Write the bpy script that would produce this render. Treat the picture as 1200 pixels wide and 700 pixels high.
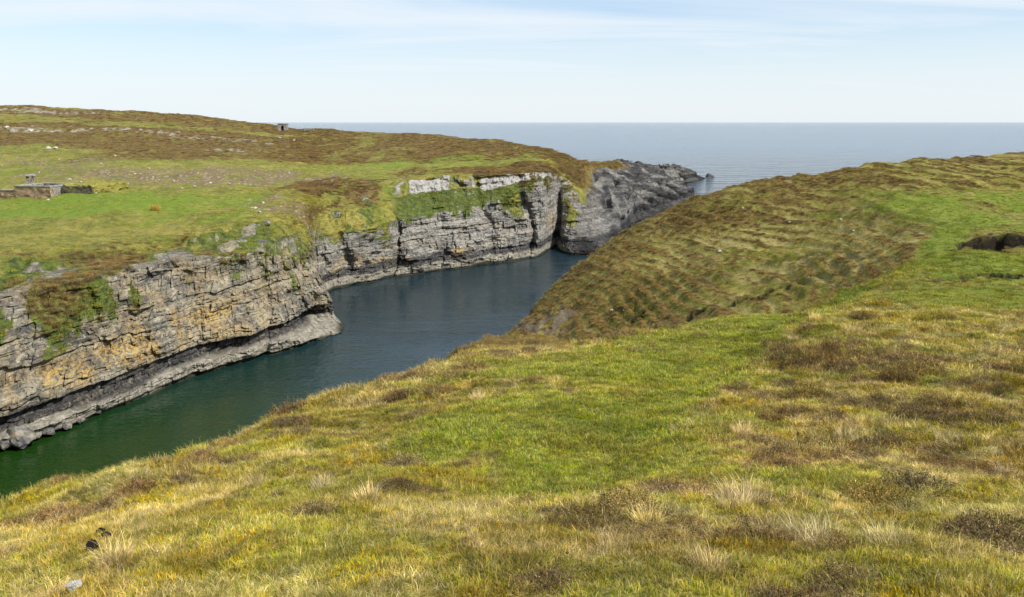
import bpy, math, random
import numpy as np

for o in list(bpy.data.objects):
    bpy.data.objects.remove(o)
scene = bpy.context.scene
COL = scene.collection

# ------------------------------------------------------------------ camera
EYE = 25.0                                  # metres above the sea
FPX = 950.0                                 # focal length in 1200-px-wide units
PITCH = math.atan(207.0 / FPX)
cam_data = bpy.data.cameras.new('camera')
cam = bpy.data.objects.new('camera', cam_data)
COL.objects.link(cam)
cam.location = (0, 0, EYE)
cam.rotation_euler = (math.pi / 2 - PITCH, 0, 0)
cam_data.sensor_width = 36.0
cam_data.lens = 36.0 * FPX / 1200.0
cam_data.clip_start = 0.1
cam_data.clip_end = 90000.0
scene.camera = cam

# ------------------------------------------------------------------ light
SUN_EL, SUN_AZ = math.radians(48), math.radians(116)   # azimuth clockwise from +Y (view direction)
SUN_STRENGTH, SUN_ANGLE, SKY_STRENGTH, EXPOSURE = 4.7, 4.0, 0.098, 0.64
sd = bpy.data.lights.new('sun', 'SUN')
sd.energy = SUN_STRENGTH
sd.angle = math.radians(SUN_ANGLE)
sd.color = (1.0, 0.955, 0.88)
sun = bpy.data.objects.new('sun', sd)
COL.objects.link(sun)
sun.location = (0, 0, 200)
sx, sy, sz = math.sin(SUN_AZ) * math.cos(SUN_EL), math.cos(SUN_AZ) * math.cos(SUN_EL), math.sin(SUN_EL)
from mathutils import Vector
sun.rotation_euler = Vector((-sx, -sy, -sz)).to_track_quat('-Z', 'Y').to_euler()

# ---- node helpers
class NT:
    def __init__(self, tree):
        self.t = tree; self.n = tree.nodes; self.l = tree.links
    def add(self, kind, props=None, **inputs):
        nd = self.n.new(kind)
        if props:
            for k, v in props.items():
                setattr(nd, k, v)
        for k, v in inputs.items():
            self.put(nd, k, v)
        return nd
    def put(self, nd, k, v):
        key = k.replace('_', ' ')
        if k.startswith('i') and k[1:].isdigit():
            s = nd.inputs[int(k[1:])]
        else:
            s = nd.inputs[key]
        if isinstance(v, bpy.types.NodeSocket):
            self.l.new(v, s)
        else:
            s.default_value = v
    def math(self, op, a, b=0.0, c=0.0, clamp=False):
        return self.add('ShaderNodeMath', dict(operation=op, use_clamp=clamp), i0=a, i1=b, i2=c).outputs[0]
    def vmath(self, op, a, b=(0, 0, 0)):
        return self.add('ShaderNodeVectorMath', dict(operation=op), i0=a, i1=b).outputs[0]
    def ramp(self, f, a, b, lo=0.0, hi=1.0, smooth=True):
        return self.add('ShaderNodeMapRange', dict(interpolation_type='SMOOTHSTEP' if smooth else 'LINEAR'),
                        i0=f, i1=a, i2=b, i3=lo, i4=hi).outputs[0]
    def mix(self, f, a, b, blend='MIX'):
        nd = self.n.new('ShaderNodeMix'); nd.data_type = 'RGBA'; nd.blend_type = blend
        for idx, v in ((0, f), (6, a), (7, b)):
            if isinstance(v, bpy.types.NodeSocket):
                self.l.new(v, nd.inputs[idx])
            else:
                nd.inputs[idx].default_value = v if idx == 0 else (*v, 1.0) if len(v) == 3 else v
        return nd.outputs[2]
    def noise(self, vec, scale, detail=4.0, rough=0.55, dist=0.0, out='Fac'):
        return self.add('ShaderNodeTexNoise', None, Vector=vec, Scale=scale, Detail=detail,
                        Roughness=rough, Distortion=dist).outputs[out]
    def scaled(self, vec, s):
        return self.vmath('MULTIPLY', vec, s)

world = bpy.data.worlds.new('World')
scene.world = world
world.use_nodes = True
W = NT(world.node_tree)
W.n.clear()
sky = W.add('ShaderNodeTexSky', dict(sky_type='NISHITA', sun_disc=False, sun_elevation=SUN_EL,
            sun_rotation=SUN_AZ, altitude=20.0, air_density=1.0, dust_density=0.6, ozone_density=1.5))
tc = W.add('ShaderNodeTexCoord')
sep = W.add('ShaderNodeSeparateXYZ', None, Vector=tc.outputs['Generated'])
zc = W.math('MAXIMUM', sep.outputs['Z'], 0.0)
# thin cirrus on a high flat layer: direction divided by its height above the horizon
den = W.math('ADD', zc, 0.12)
cx = W.math('DIVIDE', sep.outputs['X'], den)
cy = W.math('DIVIDE', sep.outputs['Y'], den)
cv = W.add('ShaderNodeCombineXYZ', None, X=cx, Y=cy, Z=0.0).outputs[0]
cvr = W.add('ShaderNodeMapping', dict(vector_type='POINT'), Vector=cv, Rotation=(0, 0, math.radians(58)),
            Scale=(0.42, 1.5, 1.0), Location=(3.1, 1.7, 0)).outputs[0]
n1 = W.noise(cvr, 0.8, 7.0, 0.58, 0.7)
n2 = W.noise(cv, 0.16, 3.0, 0.5, 0.3)
cl = W.math('ADD', W.math('MULTIPLY', n1, 0.75), W.math('MULTIPLY', n2, 0.55))
cl = W.ramp(cl, 0.40, 0.78)
hz = W.ramp(zc, 0.0, 0.20, 0.88, 0.0)
cl = W.math('MAXIMUM', W.math('MULTIPLY', cl, 0.85), hz)
skyb = W.mix(1.0, sky.outputs[0], (0.80, 0.93, 1.06), 'MULTIPLY')
skyc = W.mix(cl, skyb, (5.75, 6.15, 6.5))
bg = W.add('ShaderNodeBackground', None, Color=skyc, Strength=SKY_STRENGTH)
wo = W.add('ShaderNodeOutputWorld')
W.l.new(bg.outputs[0], wo.inputs[0])

scene.cycles.use_denoising = True
scene.cycles.denoiser = 'OPENIMAGEDENOISE'
scene.cycles.denoising_input_passes = 'RGB_ALBEDO_NORMAL'
scene.cycles.denoising_prefilter = 'ACCURATE'
vs = scene.view_settings
vs.view_transform = 'Standard'; vs.look = 'None'; vs.exposure = EXPOSURE; vs.gamma = 1.0
vs.use_curve_mapping = False

# ------------------------------------------------------------------ numeric tools
SP, CP = math.sin(PITCH), math.cos(PITCH)
def at(px, py, Y):
    """point at depth Y seen in direction (px, py) of the 1200x700 photograph"""
    u, v = (px - 600.0) / FPX, (py - 350.0) / FPX
    dy, dz = CP - v * SP, -SP - v * CP
    k = Y / dy
    return (u * k, Y, EYE + dz * k)
def on_sea(px, py, z=0.0):
    u, v = (px - 600.0) / FPX, (py - 350.0) / FPX
    dy, dz = CP - v * SP, -SP - v * CP
    k = (z - EYE) / dz
    return (u * k, dy * k, z)

def _hash(ix, iy, iz, seed):
    h = (ix.astype(np.int64) * 374761393 + iy.astype(np.int64) * 668265263 + iz.astype(np.int64) * 2147483647 + seed * 974634777) & 0xFFFFFFFF
    h = ((h ^ (h >> 13)) * 1274126177) & 0xFFFFFFFF
    h = ((h ^ (h >> 15)) * 2246822519) & 0xFFFFFFFF
    return (h ^ (h >> 16)) & 0xFFFFFFFF
def rnd(ix, iy, iz=0, seed=0):
    ix = np.asarray(ix); iy = np.asarray(iy); iz = np.zeros_like(ix) + iz
    return _hash(ix, iy, iz, seed) / 4294967295.0
_G = np.array([(1,1,0),(-1,1,0),(1,-1,0),(-1,-1,0),(1,0,1),(-1,0,1),(1,0,-1),(-1,0,-1),
               (0,1,1),(0,-1,1),(0,1,-1),(0,-1,-1),(1,1,0),(-1,1,0),(0,-1,1),(0,-1,-1)], float)
def perlin(x, y, z=None, seed=0):
    x = np.asarray(x, float); y = np.asarray(y, float)
    two = z is None
    x0, y0 = np.floor(x), np.floor(y)
    fx, fy = x - x0, y - y0
    u = fx**3 * (fx * (fx * 6 - 15) + 10); v = fy**3 * (fy * (fy * 6 - 15) + 10)
    x0 = x0.astype(np.int64); y0 = y0.astype(np.int64)
    if two:
        z0 = np.zeros_like(x0); fz = 0.37; zs = (0,)
    else:
        z = np.asarray(z, float); zf = np.floor(z); fz = z - zf; z0 = zf.astype(np.int64)
        w = fz**3 * (fz * (fz * 6 - 15) + 10); zs = (0, 1)
    out = []
    for dz in zs:
        c = []
        for dy in (0, 1):
            for dx in (0, 1):
                g = _G[_hash(x0 + dx, y0 + dy, z0 + dz, seed) & 15]
                c.append(g[..., 0] * (fx - dx) + g[..., 1] * (fy - dy) + g[..., 2] * (fz - dz))
        a = c[0] + u * (c[1] - c[0]); b = c[2] + u * (c[3] - c[2])
        out.append(a + v * (b - a))
    return out[0] if two else out[0] + w * (out[1] - out[0])
def fbm(x, y, z=None, octaves=4, seed=0, gain=0.5):
    s, a, f = 0.0, 1.0, 1.0
    for k in range(octaves):
        s = s + a * perlin(x * f + 13.7 * k, y * f - 7.1 * k, None if z is None else z * f + 3.3 * k, seed + k)
        a *= gain; f *= 2.03
    return s
def sstep(a, b, x):
    t = np.clip((x - a) / (b - a), 0, 1)
    return t * t * (3 - 2 * t)
def pchip(xs, ys, q):
    """monotone cubic through xs (n,), ys (n, k) at q (m,)"""
    xs = np.asarray(xs, float); ys = np.asarray(ys, float)
    h = np.diff(xs)[:, None]; d = np.diff(ys, axis=0) / h
    m = np.zeros_like(ys)
    a, b = d[:-1], d[1:]
    w1, w2 = 2 * h[1:] + h[:-1], h[1:] + 2 * h[:-1]
    ok = a * b > 0
    with np.errstate(divide='ignore', invalid='ignore'):
        m[1:-1] = np.where(ok, (w1 + w2) / (w1 / np.where(ok, a, 1) + w2 / np.where(ok, b, 1)), 0)
    m[0], m[-1] = d[0], d[-1]
    i = np.clip(np.searchsorted(xs, q, side='right') - 1, 0, len(xs) - 2)
    t = ((q - xs[i]) / (xs[i + 1] - xs[i]))[:, None]
    hh = h[i]
    return ((1 + 2 * t) * (1 - t) ** 2 * ys[i] + t * (1 - t) ** 2 * hh * m[i]
            + t * t * (3 - 2 * t) * ys[i + 1] + t * t * (t - 1) * hh * m[i + 1])

def grid_mesh(name, P, material, masks=None, smooth=True):
    """P (n, m, 3) -> one mesh object; masks: dict name -> (n, m, 4)"""
    n, m = P.shape[:2]
    me = bpy.data.meshes.new(name)
    idx = np.arange(n * m).reshape(n, m)
    q = np.stack([idx[:-1, :-1], idx[1:, :-1], idx[1:, 1:], idx[:-1, 1:]], -1).reshape(-1, 4)
    me.vertices.add(n * m)
    me.vertices.foreach_set('co', P.reshape(-1).astype(np.float32))
    me.loops.add(q.size)
    me.loops.foreach_set('vertex_index', q.reshape(-1).astype(np.int32))
    me.polygons.add(len(q))
    me.polygons.foreach_set('loop_start', np.arange(0, q.size, 4, dtype=np.int32))
    me.update(calc_edges=True)
    if smooth:
        me.polygons.foreach_set('use_smooth', np.ones(len(q), bool))
    for k, a in (masks or {}).items():
        at_ = me.attributes.new(k, 'FLOAT_COLOR', 'POINT')
        at_.data.foreach_set('color', np.clip(a, 0, 1).reshape(-1).astype(np.float32))
    me.materials.append(material)
    o = bpy.data.objects.new(name, me)
    COL.objects.link(o)
    return o
def structure(o, label=None, cat=None):
    o['kind'] = 'structure'
    if label: o['label'] = label
    if cat: o['category'] = cat
    return o
# ------------------------------------------------------------------ the far shore: cliff and moor
# one profile per station along the shore: waterline, cliff top, brow, pasture, upper slope, ridge
def st(base, *rows):
    b = on_sea(*base) if len(base) == 2 else base
    return [b] + [at(*r[1:]) if r[0] == 'p' else tuple(r) for r in rows]
def P_(px, py, Y): return ('p', px, py, Y)
ST = [
 st((-98, -25, 0), (-104, -20, 11), (-112, -10, 13), (-150, 40, 15), (-210, 120, 21), (-300, 230, 33)),
 st((-75, 15, 0), (-80, 19, 11), (-87, 26, 13), (-112, 66, 14.5), (-180, 150, 20), (-280, 280, 33)),
 st((-47.5, 45, 0), (-52.5, 49.5, 11.2), (-59, 57, 12.6), (-84, 98, 14.2), (-160, 195, 20), (-262, 325, 33)),
 st((0, 528), P_(0, 345, 64), P_(0, 298, 74), P_(0, 236, 118), P_(0, 170, 215), P_(0, 123, 360)),
 st((120, 484), P_(120, 325, 72), P_(120, 288, 82), P_(120, 225, 125), P_(115, 172, 215), P_(120, 128, 365)),
 st((200, 452), P_(200, 310, 79), P_(200, 280, 90), P_(200, 220, 130), P_(195, 178, 215), P_(200, 133, 365)),
 st((300, 420), P_(298, 294, 90), P_(300, 255, 104), P_(300, 215, 140), P_(300, 182, 215), P_(300, 144, 365)),
 st((360, 404), P_(335, 300, 96), P_(335, 255, 108), P_(335, 212, 145), P_(340, 185, 215), P_(340, 150, 350)),
 st((402, 390), P_(352, 292, 102), P_(350, 245, 115), P_(350, 210, 147), P_(355, 186, 215), P_(355, 150.5, 340)),
 st((368, 352), P_(370, 278, 119), P_(373, 237, 127), P_(375, 208, 150), P_(380, 187, 215), P_(380, 151, 330)),
 st((420, 332), P_(420, 270, 126), P_(420, 224, 138), P_(420, 205, 160), P_(420, 188, 215), P_(420, 154, 320)),
 st((480, 322), P_(485, 255, 137), P_(485, 213, 147), P_(490, 200, 170), P_(495, 185, 215), P_(490, 157, 300)),
 st((560, 312), P_(560, 243, 146), P_(560, 207, 153), P_(565, 195, 175), P_(570, 180, 210), P_(560, 162.5, 270)),
 st((630, 301), P_(632, 215, 156), P_(632, 203, 159), P_(628, 190, 180), P_(628, 179, 210), P_(630, 172, 235)),
 st((650, 291), P_(655, 228, 171), P_(660, 208, 178), P_(655, 195, 190), P_(655, 186, 205), P_(655, 178, 222)),
 st((668, 299), P_(678, 250, 165), P_(688, 225, 180), P_(690, 210, 195), P_(684, 199, 210), P_(676, 187, 228)),
 st((705, 298), P_(713, 258, 172), P_(720, 235, 195), P_(720, 219, 220), P_(712, 203, 243), P_(698, 189.5, 262)),
 st((740, 264), P_(745, 250, 209), P_(755, 231, 240), P_(755, 215, 265), P_(745, 203, 285), P_(735, 191, 300)),
 st((790, 245), P_(790, 236, 250), P_(792, 225, 270), P_(790, 213, 295), P_(785, 203, 315), P_(772, 195, 330)),
 st((818, 232), P_(813, 227, 281), P_(806, 220, 295), P_(800, 212, 310), P_(792, 203, 325), P_(782, 196.5, 340)),
 st((800, 218), P_(797, 215, 328), P_(795, 211, 334), P_(793, 207, 340), P_(790, 202, 345), P_(786, 197, 352)),
 st((824, 208), P_(815, 205, 372), P_(808, 202.5, 370), P_(800, 200, 368), P_(795, 198.5, 366), P_(788, 197, 365)),
 st((70, 440, 0), (64, 425, 1.6), (62, 412, 3), (60, 400, 4), (58, 390, 4.6), (57, 380, 4.8)),
]
ST = np.array(ST)                                     # (n, 6, 3)
ns = len(ST)
# chord parameter along the waterline, sampled finer where the shore is near
seg = np.linalg.norm(np.diff(ST[:, 0, :2], axis=0), axis=1)
spar = np.concatenate([[0], np.cumsum(seg)])
pitch_m = [1.5, .8, .15, .125, .125, .13, .13, .13, .15, .18, .2, .22, .22, .22, .22, .25, .3, .35, .4, .5, .6, 1.0]
sq = []
for i in range(ns - 1):
    k = max(3, int(seg[i] / pitch_m[i]))
    sq.append(spar[i] + np.arange(k) / k * seg[i])
sq = np.concatenate(sq + [[spar[-1]]])
ROWS = np.stack([pchip(spar, ST[:, r], sq) for r in range(6)], 1)      # (m, 6, 3)
m_s = len(sq)
# soften land rows along the shore
def smooth_rows(A, k):
    pad = np.concatenate([np.repeat(A[:1], k, 0), A, np.repeat(A[-1:], k, 0)], 0)
    c = np.cumsum(np.concatenate([np.zeros_like(A[:1]), pad], 0), 0)
    return (c[2 * k + 1:] - c[:-2 * k - 1]) / (2 * k + 1)
for r, k in ((2, 8), (3, 20), (4, 25), (5, 12)):
    ROWS[:, r] = smooth_rows(ROWS[:, r], k)
inl = ROWS[:, 1, :2] - ROWS[:, 0, :2]
inl /= np.linalg.norm(inl, axis=1)[:, None]
inl = smooth_rows(inl, 12)
inl /= np.linalg.norm(inl, axis=1)[:, None]
sta = np.interp(sq, spar, np.arange(ns))              # fractional station number
cliff_h = ROWS[:, 1, 2]
NC, NB = 118, 50                                      # rows on the cliff, on the brow
prof = []
foot = ROWS[:, 0].copy(); foot[:, :2] -= inl * 1.2; foot[:, 2] = -3
prof.append(foot)
tipw = np.exp(-((sta - 7.75) / 0.45) ** 2)            # low reef at the promontory
reef = np.clip(0.05 + 0.62 * tipw, 0, 0.75)
shelf = np.exp(-((sta - 18.0) / 2.6) ** 2)            # flat skerries at the seaward end
for k in range(NC):
    t = k / (NC - 1)
    zt = -0.8 + t * (cliff_h + 0.8)
    # plan position follows a staircase: reef, lower wall, undercut band, upper wall
    rel = np.clip(zt / np.maximum(cliff_h, .1), 0, 1)
    w = np.where(rel < 0.14, reef * sstep(0, 0.14, rel), reef + (1 - reef) * (np.clip(rel - 0.14, 0, 1) / 0.86) ** 1.15)
    xy = ROWS[:, 0, :2] + (ROWS[:, 1, :2] - ROWS[:, 0, :2]) * w[:, None]
    prof.append(np.concatenate([xy, zt[:, None]], 1))
land_t = [1]
for k in range(1, NB + 1): land_t.append(1 + k / NB)
for k in range(1, 66): land_t.append(2 + k / 65)
for k in range(1, 76): land_t.append(3 + k / 75)
for k in range(1, 76): land_t.append(4 + k / 75)
land_t = np.array(land_t[1:])
LR = np.concatenate([ROWS[:, 1:], ], 1)
for t in land_t:
    r = min(int(t), 4); f = t - r
    p0 = ROWS[:, max(r - 1, 1)]; p1 = ROWS[:, r]; p2 = ROWS[:, r + 1]; p3 = ROWS[:, min(r + 2, 5)]
    # gentle cubic in the across-shore direction
    a = p1 + f * (p2 - p1)
    tan1 = 0.5 * (p2 - p0) if r > 1 else (p2 - p1)
    tan2 = 0.5 * (p3 - p1) if r < 4 else (p2 - p1)
    L1 = np.linalg.norm(p2 - p1, axis=1)[:, None]
    for tt, pa, pb in ((tan1, p0, p1), (tan2, p2, p3)):
        Ln = np.linalg.norm(tt, axis=1)[:, None]
        tt *= np.minimum(1, L1 / np.maximum(Ln, 1e-6))
    h1 = (1 + 2 * f) * (1 - f) ** 2 * p1 + f * (1 - f) ** 2 * tan1 + f * f * (3 - 2 * f) * p2 + f * f * (f - 1) * tan2
    pr = 0.5 * a + 0.5 * h1
    if r == 1:                                         # a low pale wall stands along the brow of the far cliff
        wl = sstep(10.3, 11.0, sta) * (1 - sstep(13.35, 13.7, sta))
        g = 0.88 * min(f, .74) + 0.35 * float(sstep(.74, .88, f))
        zw = p1[:, 2] - .5 + (p2[:, 2] + .2 - p1[:, 2] + .5) * g
        pr[:, 2] = pr[:, 2] * (1 - wl) + zw * wl
    prof.append(pr)
# beyond the ridge the land falls away to the open sea
rd = ROWS[:, 5, :2] - ROWS[:, 4, :2]
rd /= np.maximum(np.linalg.norm(rd, axis=1), 1e-6)[:, None]
rd = smooth_rows(rd, 40)
rd[:, 1] = np.maximum(rd[:, 1], 0.5)
out = sstep(15.5, 21, sta)
rd[:, 0] = rd[:, 0] * (1 - out) - 0.2 * out
for d, fall in ((6, .012), (15, .05), (32, .16), (60, .38), (110, .8), (170, 1.3)):
    dd = d * (1 - 0.55 * out)
    xy = ROWS[:, 5, :2] + rd * dd[:, None]
    prof.append(np.concatenate([xy, (ROWS[:, 5, 2] * (1 - fall) - 1.0 * fall)[:, None]], 1))
F = np.stack(prof, 1)                                  # (m_s, rows, 3)
row_id = np.arange(F.shape[1])[None, :] + np.zeros((m_s, 1))
is_cliff = row_id <= NC
Sg = sq[:, None] + 0 * row_id
X, Y, Z = F[..., 0], F[..., 1], F[..., 2]
# ---- rock relief on the cliff: beds and joint blocks standing proud or set back
cl_w = np.where(is_cliff, 1.0, 0.0)
brow_t = np.clip((row_id - NC) / NB, 0, 1)
far_rock = sstep(14.4, 15.6, sta)[:, None]             # seaward end is bare rock to the ridge
cl_w = np.maximum(cl_w, (1 - brow_t) ** 1.5 * 0.8)
land_r = np.clip((row_id - NC) / (land_t.size), 0, 1.2)
bare = far_rock * np.clip(1.05 - sstep(.62, .98, land_r) * (1 - sstep(16.2, 17.2, sta)[:, None]), 0, 1)
cl_w = np.maximum(cl_w, bare * 0.9)
c1 = fbm(X * .09, Y * .09, Z * .16, 3, 11)
zb = Z + 0.35 * fbm(Sg * .05, Z * .08, None, 2, 5) + 0.04 * Sg * 0
def beds(zz, thick, wid, seed):
    b = zz / thick + 0.35 * perlin(zz * .9 / thick, Sg * 0.004, None, seed)
    bi = np.floor(b); bf = b - bi
    wv = wid * (0.6 + 0.9 * rnd(bi.astype(int), bi.astype(int) * 0 + 3, 0, seed))
    c = Sg / wv + rnd(bi.astype(int), bi.astype(int) * 0, 0, seed + 1) * 9 + 0.3 * perlin(Sg * .4, zz * .5, None, seed + 2)
    ci = np.floor(c); cf = c - ci
    h = rnd(bi.astype(int), ci.astype(int), 0, seed + 3)
    hb = rnd(bi.astype(int), bi.astype(int) * 0, 1, seed + 4)
    joint = np.minimum(np.minimum(bf, 1 - bf) * thick * 2.2, np.minimum(cf, 1 - cf) * wv * 1.6)
    return h, hb, joint
zb = zb + .28 * fbm(X * .3, Y * .3, Z * .3, 3, 17)
h1, hb1, j1 = beds(zb, 1.15, 2.2, 21)
h2, hb2, j2 = beds(zb + 0.15 * c1, 0.42, 0.95, 41)
relief = (1.9 * c1 + 0.55 * (hb1 - .5) + 0.8 * (h1 - .5) + 0.42 * (h2 - .5) + 0.18 * (hb2 - .5)
          - 0.20 * np.exp(-(j1 / .09) ** 2) - 0.12 * np.exp(-(j2 / .07) ** 2) + 0.45 * fbm(Sg * .35, Z * .12, None, 3, 33)
          + 0.28 * fbm(X * .8, Y * .8, Z * 1.1, 4, 31))
# two long ledges near the water: a dark undercut bed over a pale wave-worn one
near = 1 - sstep(7.6, 8.2, sta)[:, None]
wav = 0.25 * perlin(Sg * .06, Sg * 0, None, 77)
relief += near * (0.9 * sstep(.1, .35, Z + wav) * (1 - sstep(1.15, 1.4, Z + wav))
                  - 0.75 * sstep(1.2, 1.45, Z + wav) * (1 - sstep(2.5, 2.8, Z + wav))
                  + 0.55 * sstep(2.5, 2.8, Z + wav) * (1 - sstep(3.6, 4.6, Z + wav)))
# vertical gullies and buttresses
for s0, wd, dp in ((6.15, .10, 1.6), (9.55, .12, 1.8), (10.65, .05, 1.6), (11.35, .08, 1.1), (12.1, .06, 1.0), (12.75, .06, 1.6), (14.0, .16, 3.8), (3.9, .05, .9), (5.2, .05, .9)):
    relief -= dp * np.exp(-((sta[:, None] - s0 - 0.12 * np.sin(Z * .35)) / wd) ** 2) * (1 - 0.5 * near)
wall_b = (sstep(10.3, 11.0, sta) * (1 - sstep(13.35, 13.7, sta)))[:, None]
cl_w = np.maximum(cl_w, .75 * wall_b * (row_id > NC) * (row_id < NC + .93 * NB))
relief *= cl_w * (1 - 0.65 * bare * (~is_cliff)) * np.clip(0.6 + Z / 4 + (Z < 0), .6, 1)
out_n = -inl[:, None, :] + 0 * Z[..., None]
keep = np.clip(1 - (row_id < 1), 0, 1)
F[..., 0] += out_n[..., 0] * relief * keep
F[..., 1] += out_n[..., 1] * relief * keep
# on bare sloping rock the beds step in height instead
dipz = (X * 0.55 - Y * 0.10)
stepc = fbm(X * .05, Y * .05, None, 3, 61)
lay = np.abs(((dipz + 3 * stepc + Z * 1.5) / 3.1) % 1 - .35)
rock_up = bare * (~is_cliff)
F[..., 2] += rock_up * (0.9 * stepc - .6 + 2.8 * (sstep(0, .42, lay) - .5) + .9 * fbm(X * .22, Y * .22, None, 3, 63) + .35 * fbm(X * .7, Y * .7, None, 2, 64))
# ---- relief of the turf and heath
lw = np.clip((row_id - NC) / 30, 0, 1) * (1 - bare)
dist = np.hypot(X, Y)
F[..., 2] += lw * (0.55 * fbm(X * .045, Y * .045, None, 3, 71) + 0.30 * fbm(X * .18, Y * .18, None, 3, 72) + 0.14 * fbm(X * .7, Y * .7, None, 2, 73))
# broken, stepped brow with turf ledges
bw = np.exp(-((row_id - NC - 26) / 26) ** 2) * (1 - far_rock) * (1 - .8 * wall_b) * (row_id > NC - 20)
bt = fbm(X * .12, Y * .12, Z * .2, 4, 81)
F[..., 2] += bw * (1.5 * bt + 0.8 * (np.abs(((Z + 2 * bt) / 1.6) % 1 - .5) - .25))
# hollow stony bank across the pasture
FAR = F
# ------------------------------------------------------------------ the near bank and the right-hand headland
CTRL = [at(*c) for c in (
 # near turf
 (600, 700, 3.0), (0, 700, 3.6), (1200, 700, 2.9), (300, 620, 5.2), (600, 600, 5.2), (900, 600, 4.8), (1200, 600, 4.8),
 (600, 500, 9.2), (900, 500, 8.6), (1200, 500, 8.6), (300, 548, 9.4), (0, 652, 6.1),
 (900, 430, 15), (1200, 430, 15), (760, 440, 15.5), (600, 440, 15.2), (480, 480, 12.6),
 # crest of the near bank above the inlet and the gully
 (0, 614, 9.2), (120, 569, 10.7), (200, 541, 11.9), (350, 496, 14.2), (480, 453, 17.2), (565, 421, 21.0), (640, 419, 23.0),
 (700, 408, 26), (780, 391, 29), (850, 375, 32), (950, 367, 38), (850, 400, 21.5), (1000, 372, 28), (1200, 372, 28), (1000, 337, 46), (1050, 318, 50),
 (1200, 335, 41), (1120, 345, 38), (1130, 300, 52), (1200, 300, 52), (1300, 300, 52), (1350, 400, 22), (1500, 330, 45),
 # spur below the crest, gully, headland foot
 (576, 408, 36), (590, 402, 38), (640, 397, 42), (600, 391, 71), (640, 386, 70), (700, 388, 66), (780, 372, 64), (850, 356, 63), (900, 350, 63),
 (950, 340, 62), (1000, 325, 61),
 # headland face
 (690, 318, 77), (740, 330, 73.5), (800, 300, 76), (850, 310, 72), (880, 260, 80), (950, 290, 72), (950, 250, 79), (1050, 300, 61), (1020, 250, 75), (1090, 250, 71), (1100, 280, 63), (1120, 230, 79),
 # headland crest
 (597, 391, 73), (650, 345, 77), (690, 307, 80), (720, 287, 82), (760, 261, 84.5), (820, 234, 87), (880, 219, 89), (950, 207, 92), (1050, 196, 97), (1130, 190, 101), (1200, 182, 107), (1300, 172, 112),
 (1200, 250, 74), (1200, 215, 88), (1300, 240, 80), (1500, 200, 95), (1700, 260, 70),
)] + [(0, 0, 23.35), (-3, -3, 23.3), (4, -3, 23.6), (0, -8, 24), (-8, -8, 22.8), (10, -10, 24.2), (12, 3, 23.0), (-6, 3, 21.8),
      (9, 50, 8.5), (4, 52, 7.0), (16, 52, 10.5), (-6, 50, 5.5), (22, 52, 12.8), (6, 38, 13.0), (13, 44, 12.8)]
CTRL = np.array(CTRL)
class TPS:
    def __init__(self, pts, lam=0.02):
        self.s = 40.0
        self.p = pts[:, :2] / self.s
        n = len(pts)
        d = self.p[:, None] - self.p[None]
        A = np.zeros((n + 3, n + 3))
        A[:n, :n] = self.k((d ** 2).sum(-1)) + lam * 0.001 * np.eye(n)
        Q = np.concatenate([np.ones((n, 1)), self.p], 1)
        A[:n, n:] = Q; A[n:, :n] = Q.T
        self.w = np.linalg.solve(A, np.concatenate([pts[:, 2], [0, 0, 0]]))
    @staticmethod
    def k(r2):
        return np.where(r2 > 1e-12, 0.5 * r2 * np.log(np.maximum(r2, 1e-12)), 0.0)
    def __call__(self, x, y):
        sh = np.shape(x); x = np.ravel(x) / self.s; y = np.ravel(y) / self.s
        o = np.empty_like(x)
        for a in range(0, len(x), 60000):
            b = slice(a, a + 60000)
            r2 = (x[b, None] - self.p[None, :, 0]) ** 2 + (y[b, None] - self.p[None, :, 1]) ** 2
            o[b] = self.k(r2) @ self.w[:-3] + self.w[-3] + self.w[-2] * x[b] + self.w[-1] * y[b]
        return o.reshape(sh)
tps = TPS(CTRL)
# edge of the land: inside this outline the turf, outside it the drop to the sea
EDGE = [(-70, -60, 0), (-22, -14, 0), (-12, 2, 0)] + [at(*c) for c in ((-90, 622, 8.6), (0, 586, 9.9), (120, 545, 11.3), (200, 519, 12.6), (350, 476, 15.2), (480, 438, 18.4), (565, 417, 21.8),
        (560, 412, 36), (577, 403, 41), (586, 394, 71.0), (593, 387, 74.5), (643, 339, 79), (690, 299, 82), (720, 279, 84), (760, 253, 86.5), (820, 228, 89.5), (880, 213, 92), (950, 201, 95), (1050, 192, 101), (1130, 186, 106), (1200, 178, 112), (1320, 171, 118))] + [
        (130, 125, 0), (170, 80, 0), (170, -60, 0)]
EDGE = np.array(EDGE)[:, :2]
def edge_dist(x, y):
    """distance outside the outline (negative inside)"""
    sh = np.shape(x); x = np.ravel(x); y = np.ravel(y)
    d2 = np.full(x.shape, 1e12); inside = np.zeros(x.shape, bool)
    n = len(EDGE)
    for i in range(n):
        a, b = EDGE[i], EDGE[(i + 1) % n]
        e = b - a
        t = np.clip(((x - a[0]) * e[0] + (y - a[1]) * e[1]) / (e @ e), 0, 1)
        d2 = np.minimum(d2, (x - a[0] - t * e[0]) ** 2 + (y - a[1] - t * e[1]) ** 2)
        c = (a[1] > y) != (b[1] > y)
        with np.errstate(divide='ignore', invalid='ignore'):
            xi = (b[0] - a[0]) * (y - a[1]) / (b[1] - a[1]) + a[0]
        inside ^= c & (x < xi)
    d = np.sqrt(d2)
    return np.where(inside, -d, d).reshape(sh)
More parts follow.
